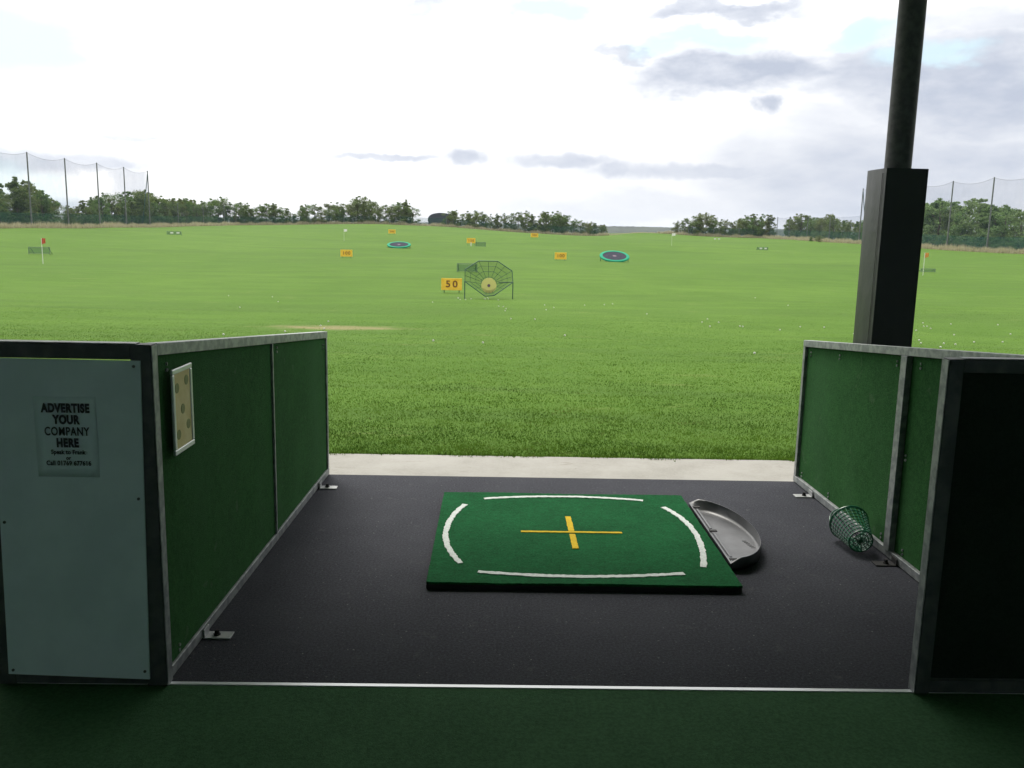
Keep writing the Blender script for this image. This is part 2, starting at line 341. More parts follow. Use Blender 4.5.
# ------------------------------------------------------------------ ground
def axis(lo, hi, c0, c1, fine, grow=1.16):
    a = list(np.arange(c0, c1 + 1e-6, fine)); st = fine; x = c1
    while x < hi: st *= grow; x += st; a.append(min(x, hi))
    st = fine; x = c0; b = []
    while x > lo: st *= grow; x -= st; b.append(max(x, lo))
    return np.array(b[::-1] + a)
gx = axis(-9000, 9000, -100, 100, 2.0); gy = np.concatenate([[-300, -60, -12, -2, 4, 6.0, 6.272], np.arange(6.6, 16, .4), axis(16, 9000, 16, 300, 2.0)])
XX, YY = np.meshgrid(gx, gy); zz = tz(XX.ravel(), YY.ravel())
zz = np.where(YY.ravel() < 6.2, -.30, zz)
zz = np.where(np.abs(YY.ravel() - 6.272) < .01, np.minimum(zz, -.05), zz)
nx, ny = len(gx), len(gy); idx = np.arange(nx * ny).reshape(ny, nx)
fc = np.stack([idx[:-1, :-1], idx[:-1, 1:], idx[1:, 1:], idx[1:, :-1]], -1).reshape(-1, 4)
def grass_mat():
    m = bpy.data.materials.new('mown_grass'); m.use_nodes = True; T = NT(m.node_tree); p = T.n['Principled BSDF']
    p.inputs['Roughness'].default_value = .95; p.inputs['Specular IOR Level'].default_value = .06
    g = T.new('ShaderNodeNewGeometry').outputs['Position']; sp = T.new('ShaderNodeSeparateXYZ'); T.put(sp.inputs[0], g); x, y = sp.outputs[0], sp.outputs[1]
    large = T.ramp(T.noise(T.mapping(g, (1, .6, 1)), .035, 4, .6), .35, .65)
    c = T.mix(large, (.086, .166, .026, 1), (.118, .208, .036, 1))
    mid = T.ramp(T.noise(T.mapping(g, (.55, 1, 1)), .55, 5, .65), .32, .68)
    c = T.mix(T.math('MULTIPLY', mid, .45), c, (.042, .098, .012, 1))
    fine = T.ramp(T.noise(g, 7.5, 5, .7), .32, .68); c = T.mix(T.math('MULTIPLY', fine, .45), c, (.115, .19, .034, 1))
    tiny = T.ramp(T.noise(g, 60, 3, .7), .35, .65)
    c = T.mix(T.math('MULTIPLY', tiny, .5), c, (.030, .074, .008, 1))
    st1 = T.ramp(T.noise(T.mapping(g, (.10, 1, 1)), .9, 4, .6), .48, .68); c = T.mix(T.math('MULTIPLY', st1, .42), c, (.058, .108, .022, 1))
    st2 = T.ramp(T.noise(T.mapping(g, (.06, 1, 1)), .22, 4, .6), .48, .66); c = T.mix(T.math('MULTIPLY', st2, .45), c, (.064, .118, .024, 1))
    # far ridges in a darker green
    rid = T.ramp(T.noise(T.mapping(g, (.35, 1, 1)), .06, 3, .5, .5), .58, .70); c = T.mix(T.math('MULTIPLY', rid, .4), c, (.050, .095, .020, 1))
    yb = T.ramp(T.noise(T.mapping(g, (.5, 1, 1)), .9, 5, .75), .60, .72); c = T.mix(T.math('MULTIPLY', yb, .35), c, (.19, .21, .075, 1))
    # worn patch of bare earth and thin straw
    nz = T.math('MULTIPLY', T.math('SUBTRACT', T.noise(T.mapping(g, (.7, 1.6, 1)), 1.6, 5, .7), .5), 2.4)
    ex = T.math('DIVIDE', T.math('ADD', x, 4.1), 1.75); ey = T.math('DIVIDE', T.math('SUBTRACT', y, 22.4), 1.0)
    dd = T.math('ADD', T.math('SQRT', T.math('ADD', T.math('MULTIPLY', ex, ex), T.math('MULTIPLY', ey, ey))), nz)
    c = T.mix(T.math('MULTIPLY', T.ramp(dd, 1.3, .3), .8), c, (.22, .19, .10, 1))
    # rough country outside the range
    ax = T.math('ABSOLUTE', x); out = T.math('MAXIMUM', T.ramp(ax, 84.5, 86, smooth=False), T.ramp(y, 284, 286, smooth=False))
    rough = T.mix(T.ramp(T.noise(g, .012, 4, .6), .42, .58), (.075, .115, .04, 1), (.17, .16, .085, 1))
    c = T.mix(out, c, rough)
    T.put(p.inputs['Base Color'], c)
    bn = T.new('ShaderNodeBump'); bn.inputs['Strength'].default_value = .55; bn.inputs['Distance'].default_value = .03
    h = T.math('ADD', T.noise(g, 34, 4, .75), T.math('MULTIPLY', T.noise(g, 4.5, 4, .6), 1.6))
    T.put(bn.inputs['Height'], h); T.put(p.inputs['Normal'], bn.outputs[0]); return m
M['grass'] = grass_mat()
tag(mesh_np('ground', np.stack([XX.ravel(), YY.ravel(), zz], -1), 4, fc, M['grass'], smooth=True), kind='structure')

# near turf as real blades
def blade_mat():
    m = bpy.data.materials.new('grass_blades'); m.use_nodes = True; T = NT(m.node_tree); T.n.clear()
    g = T.new('ShaderNodeNewGeometry').outputs['Position']
    c = T.mix(T.ramp(T.noise(T.mapping(g, (.45, 1.2, 1)), 1.3, 5, .75), .38, .62), (.028, .076, .009, 1), (.084, .164, .018, 1))  # stretched mottle: uneven greens plus streaky shadow bands put into the colour
    c = T.mix(T.math('MULTIPLY', T.ramp(T.noise(g, 40, 2, .7), .35, .65), .6), c, (.125, .205, .030, 1))
    c = T.mix(T.math('MULTIPLY', T.ramp(T.noise(T.mapping(g, (.6, 1, 1)), 3.2, 5, .8), .57, .68), .55), c, (.16, .17, .06, 1))
    c = T.mix(T.math('MULTIPLY', T.ramp(T.noise(T.mapping(g, (.35, 1, 1)), 2.1, 5, .8), .56, .66), .6), c, (.020, .050, .008, 1))
    d = T.new('ShaderNodeBsdfDiffuse'); t = T.new('ShaderNodeBsdfTranslucent'); T.put(d.inputs[0], c); T.put(t.inputs[0], c)
    mx = T.new('ShaderNodeMixShader'); mx.inputs[0].default_value = .4; T.l.new(d.outputs[0], mx.inputs[1]); T.l.new(t.outputs[0], mx.inputs[2])
    o = T.new('ShaderNodeOutputMaterial'); T.l.new(mx.outputs[0], o.inputs[0]); return m
NB = 620000
yy = 6.3 + (rng.random(NB) ** 2.3) * 62
xx = rng.uniform(-.62, .62, NB) * yy * 1.05
keep = ~((np.hypot((xx + 4.1) / 2.1, (yy - 22.4) / 1.3) < 1 + .5 * np.sin(xx * 3) * np.sin(xx * 7.7)) & (rng.random(NB) < .8)); xx = xx[keep]; yy = yy[keep]; NB = len(xx)
h = rng.uniform(.008, .022, NB) * np.clip(1.1 - (yy - 6.3) / 56, .02, 1) ** 1.3; wd = rng.uniform(.0025, .005, NB) * (1 + (yy - 6.3) * .05)
clump = .5 + .5 * np.sin(xx * 5.1 + 2 * np.sin(yy * 3.3)) * np.sin(yy * 7.3 + 1.7 * np.sin(xx * 4.1)); h *= .75 + .6 * clump
a = rng.uniform(0, 2 * np.pi, NB); la = rng.uniform(0, 2 * np.pi, NB); ll = rng.uniform(.1, 1.3, NB) * h
edge = rng.random(NB) < .03; yy = np.where(edge, 6.3 - np.abs(rng.normal(0, .02, NB)) * (1 + np.sin(xx * 9) * np.sin(xx * 3.7)), yy)
z0 = np.where(yy < 6.29, -.02, tz(xx, yy) - .003); h = np.where(yy < 6.3, h + .016, h)
bx, by = np.cos(a) * wd, np.sin(a) * wd
v = np.stack([np.stack([xx - bx, yy - by, z0], -1), np.stack([xx + bx, yy + by, z0], -1), np.stack([xx + np.cos(la) * ll, yy + np.sin(la) * ll, z0 + h], -1)], 1).reshape(-1, 3)
tag(mesh_np('grass', v, 3, np.arange(NB * 3).reshape(-1, 3), blade_mat()), 'short green mown grass growing just beyond the concrete strip', 'grass', kind='stuff')

# ------------------------------------------------------------------ slab, carpets
def slab(name, x0, x1, y0, y1, z0, z1, m): b = MB(); b.box(x0, x1, y0, y1, z0, z1); return tag(b.build(name, m), kind='structure')
slab('foundation', -14, 14, -2.2, 5.70, -.35, -.012, M['concrete'])
slab('pavement', -14, 14, 5.703, 6.27, -.35, -.006, M['concrete'])
slab('carpet_floor', -13.9, 13.9, 2.985, 5.70, -.011, 0, M['carpet'])
slab('walkway_carpet', -13.9, 13.9, -2.15, 2.96, -.011, 0, M['greencarpet'])
o = slab('floor_strip', -13.9, 13.9, 2.9625, 2.9805, -.011, .003, M['silver'])

# ------------------------------------------------------------------ the covered building over the bays
bld = empty('range_building', (0, -2.3, 0), 'dark roofed shelter above and behind the tee bays', 'building')
b = MB(); b.box(-14, 14, -.35, 8.45, 3.45, 3.62); b.build('roof', M['roofmetal'], bld)
b = MB(); b.box(-14, 14, -.15, 0, -.3, 3.445); b.build('back_wall', M['brick'], bld)
for sx in (-1, 1):
    b = MB(); b.box(min(sx * 13.99, sx * 13.8), max(sx * 13.99, sx * 13.8), .003, 6.8, -.3, 3.445); b.build('side_wall', M['brick'], bld)

# roof post with padding
post = empty('roof_post', (2.285, 5.245, 0), 'dark round steel post in black square padding behind the right divider', 'post')
b = MB(); b.tube([(0, 0, -.01), (0, 0, 3.445)], .073, 40); b.build('pole', M['polepaint'], post, smooth=True)
def padding():
    import bmesh
    bm = bmesh.new(); hw = .121; hd = .136; nz = 40; ns = 10
    ring = []
    for i in range(4):
        c0 = [(-hw, -hd), (hw, -hd), (hw, hd), (-hw, hd)][i]; c1 = [(-hw, -hd), (hw, -hd), (hw, hd), (-hw, hd)][(i + 1) % 4]
        for k in range(ns):
            t = k / ns; ring.append((c0[0] + (c1[0] - c0[0]) * t, c0[1] + (c1[1] - c0[1]) * t))
    rows = []
    from mathutils import noise as mn
    for j in range(nz + 1):
        z = .35 + (1.985 - .35) * j / nz; row = []
        for i, (x, y) in enumerate(ring):
            k = i % ns; ed = min(k, ns - k) / (ns / 2); r = 1 - (.025 if k == 0 else .008 if k in (1, ns - 1) else 0)
            q = Vector((x * r, y * r, z)); nn = mn.noise(Vector((x * 9, y * 9, z * 3.2))) * .0045 * ed + .003 * ed
            n2 = Vector((x, y, 0)).normalized(); row.append(bm.verts.new(q + n2 * nn))
        rows.append(row)
    L = len(ring)
    for j in range(nz):
        for i in range(L): bm.faces.new((rows[j][i], rows[j][(i + 1) % L], rows[j + 1][(i + 1) % L], rows[j + 1][i]))
    bm.faces.new(rows[-1]); bm.faces.new(rows[0][::-1])
    me = bpy.data.meshes.new('padding'); bm.to_mesh(me); bm.free(); me.materials.append(M['pad'])
    for p in me.polygons: p.use_smooth = True
    me.set_sharp_from_angle(angle=R(50))
    o = link(bpy.data.objects.new('padding', me)); o.parent = post
    b = MB(); b.tube([(-.1245, -.098, .36 + i * .04 + random.uniform(-.004, .004)) for i in range(41)], .0014, 6); b.build('seam', M['pad'], o)
padding()

# ------------------------------------------------------------------ bay dividers (L shaped: long side wall + end frame facing the walkway)
def divider(label, near, far, side, ex0, ex1, board, mid_t, mid_w, mid_pr, turf_m, framed_dark=True):
    """near/far: inner face of the side wall; side=+1 bay lies towards +X; ex0..ex1 the end frame"""
    root = empty('bay_divider', (near[0], near[1], 0), label, 'divider', 'green turf dividers beside the tee bay')
    d = Vector((far[0] - near[0], far[1] - near[1])); L = d.length; d.normalize(); n = Vector((side * d.y, -side * d.x)) if side > 0 else Vector((-d.y, d.x))
    # n points into the bay
    if (n.x > 0) != (side > 0): n = -n
    z_n, z_f = 1.216, .940
    def P3(s, o, z): q = d * s + n * o; return (q.x, q.y, z)
    def zt(s): return z_n + (z_f - z_n) * s / L
    def seg(b, s0, s1, o0, o1, zb0, zt0, zb1, zt1):
        b.quadbox([P3(s0, o0, zb0), P3(s1, o0, zb1), P3(s1, o1, zb1), P3(s0, o1, zb0), P3(s0, o0, zt0), P3(s1, o0, zt1), P3(s1, o1, zt1), P3(s0, o1, zt0)])
    T_ = .045
    b = MB(); seg(b, .05, L, -T_, 0, zt(.05) - .042, zt(.05), zt(L) - .042, zt(L)); b.build('top_rail', M['galv'], root, bevel=.002)
    b = MB(); seg(b, .05, L, -T_, 0, .006, .046, .006, .046); b.build('bottom_rail', M['galv'], root, bevel=.002)
    b = MB(); seg(b, L - .035, L - .001, -T_ + .002, -.001, .047, zt(L - .035) - .043, .047, zt(L) - .043); b.build('end_post', M['galv'], root, bevel=.002)
    ms = mid_t; b = MB(); seg(b, ms, ms + mid_w, -.040, mid_pr, .047, zt(ms) - .043, .047, zt(ms + mid_w) - .043); b.build('middle_post', M['galv'], root, bevel=.0015)
    rc = -.010 if side > 0 else -.020
    for s0, s1 in ((.052, ms - .001), (ms + mid_w + .001, L - .037)):
        b = MB(); seg(b, s0, s1, rc - .016, rc, .0475, zt(s0) - .0435, .0475, zt(s1) - .0435); b.build('turf_panel', turf_m, root)
    # fixing clips and screws along the panel edges
    spots = []
    for s in (.14, ms - .09, ms + mid_w + .09, L - .55, L - .10):
        spots += [(s, zt(s) - .075), (s, .085)]
    if side > 0: spots = [(.14, .085), (.14, zt(.14) - .075), (ms + mid_w + .09, zt(ms) - .075), (L - .1, zt(L) - .075)]
    else: spots += [(ms - .03, .55), (ms + mid_w + .035, .5)]
    for (s, z) in spots:
        b = MB()
        for dz in (0, .022):
            q0 = Vector(P3(s, rc + .0005, z - dz)); q1 = Vector(P3(s + random.uniform(-.003, .003), rc + .006, z - dz)); b.tube([q0, q1], .006, 10)
        b.build('screw_clip', M['galv'], root)
    # end frame
    x0, x1 = ex0 - near[0], ex1 - near[0]; zt0 = 1.213
    b = MB(); 
    wl, wr = (.060, .068) if side > 0 else (.050, .050)
    b.box(x0, x0 + wl, -.012, .036, .004, zt0); b.box(x1 - wr, x1, -.012, .036, .004, zt0)
    b.box(x0 + wl + .001, x1 - wr - .001, -.010, .034, zt0 - (.0508 if side > 0 else .045), zt0 - .0015); b.box(x0 + wl + .001, x1 - wr - .001, -.010, .034, .008, .054)
    b.build('end_frame', M['darksteel'], root, bevel=.002)
    # galvanised angle on the inner edge and along the very top
    b = MB()
    xe = x1 if side > 0 else x0
    e0, e1 = (xe + .0015, xe + .0045) if side > 0 else (xe - .0045, xe - .0015)
    b.box(e0, e1, -.010, .034, .004, zt0 - .004); b.box(x0 + .05, x1 - .05, -.008, .03, zt0 + .0005, zt0 + .0035)
    b.build('edge_angle', M['galv'], root)
    return root, (x0, x1)
LN, LF = (-1.138, 2.96), (-1.072, 5.70)
RN, RF = (2.034, 2.96), (1.978, 5.70)
left, lx = divider('left green turf divider with a pale advertising board on its near end', LN, LF, 1, -1.722, -1.136, 'white', 1.455, .016, .001, M['turf_wall'])
right, rx_ = divider('right green turf divider with a black end panel beside the roof post', RN, RF, -1, 1.521, 2.12, 'dark', 1.325, .060, .010, M['turf_wall'])
# pale board on left end, in front of frame opening
b = MB(); ox, oy = LN
Q = [(-1.681, .046), (-1.193, .031), (-1.169, 1.160), (-1.655, 1.162)]
b.quadbox([(Q[0][0] - ox, -.020, Q[0][1]), (Q[1][0] - ox, -.020, Q[1][1]), (Q[1][0] - ox, -.0125, Q[1][1]), (Q[0][0] - ox, -.0125, Q[0][1]),
           (Q[3][0] - ox, -.020, Q[3][1]), (Q[2][0] - ox, -.020, Q[2][1]), (Q[2][0] - ox, -.0125, Q[2][1]), (Q[3][0] - ox, -.0125, Q[3][1])])
board = b.build('advert_board', M['whiteboard'], left, bevel=.001)
for (x, z) in ((-1.190, 1.142), (-1.207, .062), (-1.663, .062), (-1.197, .689), (-1.640, 1.142), (-1.652, .60)):
    b = MB(); b.tube([(x - ox, -.0205, z), (x - ox, -.0235, z)], .005, 12); b.build('screw', M['darksteel'], board)
# right end: dark panel
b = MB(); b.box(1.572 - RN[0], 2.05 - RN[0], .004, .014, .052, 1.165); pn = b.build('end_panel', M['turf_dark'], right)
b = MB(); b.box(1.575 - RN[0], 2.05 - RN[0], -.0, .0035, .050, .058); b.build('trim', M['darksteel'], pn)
# left of it: nothing behind the left board but the dark back of the side wall
# poster on the pale board
pt = empty('advert_notice', (-1.4235, 2.9385, .900), 'laminated notice reading ADVERTISE YOUR COMPANY HERE stuck on the pale board', 'notice')
b = MB(); nzs = 8
for i in range(nzs):
    for k in range(6):
        pass
pts_ = []
for i in range(7):
    for k in range(9):
        x = -.102 + .204 * i / 6; z = -.137 + .274 * k / 8
        y = -.0008 - .0016 * max(0, math.sin(i * 1.1) * math.sin(k * .9)) - (.004 if k == 8 and 1 < i < 5 else 0)
        pts_.append((x, y, z))
b.v = pts_; b.f = [(i * 9 + k, (i + 1) * 9 + k, (i + 1) * 9 + k + 1, i * 9 + k + 1) for i in range(6) for k in range(8)]
o = b.build('sheet', M['poster'], pt, smooth=True); sm = o.modifiers.new('s', 'SOLIDIFY'); sm.thickness = .0006; sm.offset = 0
for s, z, sz, bd, sx in (('ADVERTISE', .098, .040, .0023, .72), ('YOUR', .059, .040, .0023, .72), ('COMPANY', .019, .040, .0009, .70), ('HERE', -.020, .040, .0023, .72),
                     ('Speak to Frank', -.051, .0205, .0007, .86), ('or', -.071, .0185, .0007, .86), ('Call 01769 677616', -.089, .0215, .0007, .86)):
    text('lettering', s, sz, M['ink'], pt, Matrix.Translation((.004, -.0062, z)) @ FRONT, bd, sx, .0004, 1.13 if sz > .03 else 1.05)

# framed scorecard on the left side wall
fr = empty('framed_notice', (-1.1219, 3.172, .955), 'small silver framed buff card with olive dots on left green wall', 'frame')
fr.rotation_euler = (0, 0, -math.atan2(LF[0] - LN[0], LF[1] - LN[1]))
hy, hz_ = .094, .153
b = MB()
for (y0, y1, z0, z1) in ((-hy, hy, hz_ - .019, hz_), (-hy, hy, -hz_, -hz_ + .019), (-hy, -hy + .019, -hz_ + .0193, hz_ - .0193), (hy - .019, hy, -hz_ + .0193, hz_ - .0193)): b.box(0, .010, y0, y1, z0, z1)
b.build('frame', M['silver'], fr, bevel=.004, seg=3)
b = MB(); b.box(.001, .006, -hy + .012, hy - .012, -hz_ + .012, hz_ - .012); card = b.build('card', M['gold_paper'], fr)
for (y, z) in ((-.050, .082), (.040, .098), (-.003, .0), (-.050, -.085), (.045, -.065)):
    b = MB(); b.tube([(.0062, y, z), (.0072, y, z)], .018, 20); b.build('dot', M['olive'], card)

# floor brackets with black bolts
def bracket(x, y, s, label, pm=None):
    r = empty('floor_bracket', (x, y, 0), label, 'bracket', 'steel floor brackets at the feet of the dividers')
    b = MB(); b.box(min(0, s * .105), max(0, s * .105), -.03, .03, .001, .007); b.box(min(0, s * .006), max(0, s * .006), -.03, .03, .0073, .038); b.build('plate', pm or M['zinc'], r, bevel=.001)
    b = MB(); b.tube([(s * .045, 0, .0073), (s * .045, 0, .013)], .014, 6); b.tube([(s * .045, 0, .0133), (s * .045, 0, .028)], .009, 12); b.build('bolt', M['rubber'], r, smooth=False)
bracket(-1.1275, 3.345, 1, 'steel floor bracket with black bolt at near end of left divider')
bracket(-1.0740, 5.39, 1, 'steel floor bracket with black bolt at far end of left divider')
bracket(1.9815, 5.36, -1, 'steel floor bracket with black bolt at far end of right divider')
bracket(2.0055, 4.22, -1, 'floor bracket coloured dark as shade just in front of the fallen basket', M['rubber'])  # steel plate takes the black material: its shade is put into the colour

# ------------------------------------------------------------------ hitting mat
mt = empty('hitting_mat', (.4205, 4.5265, 0), 'square green tee mat with white arcs and a yellow cross on dark carpet', 'mat')
MX0, MX1, MY0, MY1 = -.7155, .7180, -.690, .702
b = MB(); b.box(MX0, MX1, MY0, MY1, .001, .024); b.build('rubber_base', M['rubber'], mt, bevel=.003)
def turf_sheet():
    nx_, ny_ = 120, 116; v = []; f = []
    X = np.linspace(MX0, MX1, nx_); Y = np.linspace(MY0, MY1, ny_)
    for j, y in enumerate(Y):
        for i, x in enumerate(X):
            e = i in (0, nx_ - 1) or j in (0, ny_ - 1); jt = random.uniform(-.0015, .0015)
            v.append((x + (jt if e else 0), y + (jt if e else 0), .036 + random.uniform(-.0012, .0008) + .0015 * math.sin(x * 7 + 1) * math.sin(y * 6)))
    for j in range(ny_ - 1):
        for i in range(nx_ - 1): q = j * nx_ + i; f.append((q, q + 1, q + nx_ + 1, q + nx_))
    n0 = len(v); ring = [i for i in range(nx_)] + [j * nx_ + nx_ - 1 for j in range(1, ny_)] + [(ny_ - 1) * nx_ + i for i in range(nx_ - 2, -1, -1)] + [j * nx_ for j in range(ny_ - 2, 0, -1)]
    for q in ring: v.append((v[q][0], v[q][1], .0245))
    L = len(ring)
    for k in range(L): f.append((ring[k], n0 + k, n0 + (k + 1) % L, ring[(k + 1) % L]))
    return mesh_np2('turf_top', v, f, M['turf'], mt)
def mesh_np2(name, v, f, m, parent):
    b = MB(); b.v = v; b.f = f; return b.build(name, m, parent, smooth=True)
turf_sheet()
def arc(p0, p1, p2, n=26):
    a = np.array([[p0[0] ** 2 + p0[1] ** 2, p0[0], p0[1]], [p1[0] ** 2 + p1[1] ** 2, p1[0], p1[1]], [p2[0] ** 2 + p2[1] ** 2, p2[0], p2[1]]])
    out = []
    for i in range(n):   # quadratic through three points
        t = i / (n - 1); out.append(tuple(p0[k] * (1 - t) * (1 - 2 * t) + p1[k] * 4 * t * (1 - t) + p2[k] * t * (2 * t - 1) for k in (0, 1)))
    return out
off = lambda p: (p[0] - .4205, p[1] - 4.5265)
for p in (((-.053, 5.099), (.418, 5.163), (.888, 5.106)), ((-.064, 3.963), (.407, 3.919), (.90, 3.972)), ((-.161, 4.985), (-.245, 4.51), (-.150, 4.065)), ((.985, 4.985), (1.076, 4.58), (1.010, 4.055))):
    b = MB(); b.strip(arc(*[off(q) for q in p], n=60), .030, .0355, .0035, .0036); b.build('white_arc', M['white_line'], mt)
b = MB(); b.strip([off((.150 + .535 * i / 30, 4.530)) for i in range(31)], .022, .0353, .0035, .0015); b.build('yellow_line', M['yellow_line'], mt)
b = MB(); b.strip([off((.418, 4.284 + .232 * i / 14)) for i in range(14)], .031, .0353, .0036, .0015); b.strip([off((.418, 4.546 + .242 * i / 14)) for i in range(15)], .031, .0353, .0036, .0015); b.build('yellow_bar', M['yellow_line'], mt)

# ------------------------------------------------------------------ ball tray
def tray():
    root = empty('ball_tray', (1.150, 4.575, 0), 'grey half moon rubber ball tray against right edge of the green mat', 'tray')
    N = 48; prof = []
    # D outline: straight side on x=0 from y=-.49 to .49, bulge towards +x
    def outline(sc, shift=0.0):
        o = []
        for i in range(N + 1):
            t = math.pi * i / N; yy_ = -.482 * math.cos(t) * (1 - .0); xx_ = .238 * (math.sin(t) ** .95) * (1 + .05 * math.cos(t))
            o.append((xx_ , yy_))
        return o
    O = outline(1)
    def sc(o, k, xin): return [(xin + (x - 0) * k if x > 1e-6 else xin, y * k) for x, y in o]
    rings = [(sc(O, .93, .012), .001), (sc(O, .985, .004), .012), (sc(O, 1.0, 0.0), .066), (sc(O, .995, .002), .071), (sc(O, .975, .006), .071), (sc(O, .955, .014), .064), (sc(O, .90, .030), .024), (sc(O, .84, .036), .013), (sc(O, .78, .04), .0105), (sc(O, .4, .07), .010)]
    v = []; f = []
    for ring, z in rings:
        for (x, y) in ring:
            # the mat side of the lip is low
            k = min(1, x / .05); zz_ = z if z < .03 else (z * k + min(z, .043) * (1 - k))
            v.append((x, y, zz_))
        for i in range(1, 10):
            t = i / 10; (xa, ya), (xb, yb) = ring[-1], ring[0]; x = xa + (xb - xa) * t; y = ya + (yb - ya) * t
            v.append((x, y, min(z, .043) if z > .03 else z))
    n = N + 1 + 9
    for j in range(len(rings) - 1):
        for i in range(n): f.append((j * n + i, j * n + (i + 1) % n, (j + 1) * n + (i + 1) % n, (j + 1) * n + i))
    j = len(rings) - 1; f.append(tuple(j * n + i for i in range(n))); f.append(tuple(range(n))[::-1])
    b = MB(); b.v = v; b.f = f; o = b.build('shell', M['tray'], root, smooth=True)
    o.data.set_sharp_from_angle(angle=R(65))
    b = MB()
    for k in range(6): b.box(.168 + k * .004, .190 + k * .004, -.075 + k * -.020, -.069 + k * -.020, .0095, .0115)
    b.build('drain_slot', M['rubber'], root)
    b = MB(); b.box(.016, .028, .02, .36, .043, .0475); b.box(.016, .028, -.40, -.06, .043, .0475); b.build('ridge', M['tray'], root, bevel=.002)
    for y in (.395, -.015, -.435):
        b = MB(); b.box(.006, .045, y - .012, y + .012, .0435, .0485); b.build('notch', M['rubber'], root)
    root.rotation_euler = (0, 0, 0)
tray()

# ------------------------------------------------------------------ wire ball basket lying on its side
def basket():
    root = empty('ball_basket', (1.886, 4.360, .004), 'green plastic range ball basket lying empty on its side by the right wall', 'basket')
    A = Vector((0, 0, .066)); Bv = Vector((.008, .185, .101)); ax = (Bv - A).normalized(); u = Vector((1, 0, 0)); u = (u - ax * u.dot(ax)).normalized(); w_ = ax.cross(u)
    L = (Bv - A).length; r0, r1 = .060, .098
    def pt(t, an, dr=0): r = r0 + (r1 - r0) * t + dr; return A + ax * (L * t) + u * math.cos(an) * r + w_ * math.sin(an) * r
    b = MB()
    for k in range(9):
        t = k / 8.4; b.tube([pt(t, 2 * math.pi * i / 40) for i in range(40)], .0030, 6, closed=True)
    for k in range(26):
        an = 2 * math.pi * k / 26; b.tube([pt(0, an), pt(.5, an), pt(1, an)], .0028, 6)
    b.build('lattice', M['basket'], root, smooth=True)
    b = MB(); b.tube([pt(1, 2 * math.pi * i / 48) for i in range(48)], .006, 8, closed=True); b.build('rim', M['basket'], root, smooth=True)
    b = MB(); b.tube([pt(0, 2 * math.pi * i / 40) for i in range(40)], .0045, 8, closed=True)
    for rr in (.018, .040):
        b.tube([A + u * math.cos(2 * math.pi * i / 28) * rr + w_ * math.sin(2 * math.pi * i / 28) * rr for i in range(28)], .0028, 6, closed=True)
    for k in range(14):
        an = 2 * math.pi * k / 14; b.tube([A + (u * math.cos(an) + w_ * math.sin(an)) * .018, A + (u * math.cos(an) + w_ * math.sin(an)) * .060], .0025, 6)
    b.tube([A - ax * .001, A + ax * .003], .014, 16)
    b.build('base', M['basket'], root, smooth=True)
    b = MB(); hp = []
    for i in range(25):
        t = math.pi * i / 24; hp.append(pt(1, math.pi / 2 + .2) * 0 + Bv + u * math.cos(t) * .112 + w_ * (math.sin(t) * .085) * -1 + ax * (-.02 + .0))
    hp = [Bv + u * math.cos(math.pi * i / 24) * .099 + (w_ * -.35 + ax * .94) * math.sin(math.pi * i / 24) * .10 for i in range(25)]
    b.tube(hp, .003, 8); b.build('handle', M['basket'], root, smooth=True)
basket()

# ------------------------------------------------------------------ range signs
def sign(x, y, num, label, clear, bw=1.18, bh=.68, group='yellow yardage signs on the range', dz=0):
    g = gz(x, y); r = empty('distance_sign', (x, y, g), label, 'sign', group)
    b = MB(); b.box(-bw / 2, bw / 2, -.02, .02, clear, clear + bh); bd = b.build('board', M['yellow'], r, bevel=.008)
    text('numerals', num, bh * (.80 if len(num) == 2 else .66), M['num'], bd, Matrix.Translation((0, -.028, clear + bh * .5)) @ FRONT, .006, 1.1 if len(num) == 2 else 1.05, .006, 1.35 if len(num) == 2 else 1.2)
    for s in (-1, 1):
        b = MB(); b.box(s * bw * .36 - .02, s * bw * .36 + .02, .022, .06, -.1, clear + bh * .8); b.build('leg', M['greensteel'], r)
    return r
sign(-2.30, 46, '50', 'large yellow sign reading 50 left of the target net', .13, 1.06, .60)
sign(-15.09, 91, '100', 'yellow sign reading 100 left of the 50 sign, below the white flag', .12)
sign(6.37, 91, '100', 'yellow sign reading 100 between target net and right hand teal ring', .12)
sign(-21.19, 183, '200', 'small far yellow sign above the left hand teal ring', .12, 1.45, .78)
sign(7.43, 183, '200', 'small far orange yellow sign near the centre tree line', .10, 1.5, .78)
r = sign(-3.98, 137, '150', 'yellow sign reading 150 raised on a pale post', .45, 1.3, .75)
b = MB(); b.box(-.06, .06, -.045, -.0205, -.1, .60); b.build('pale_post', M['post_white'], r)

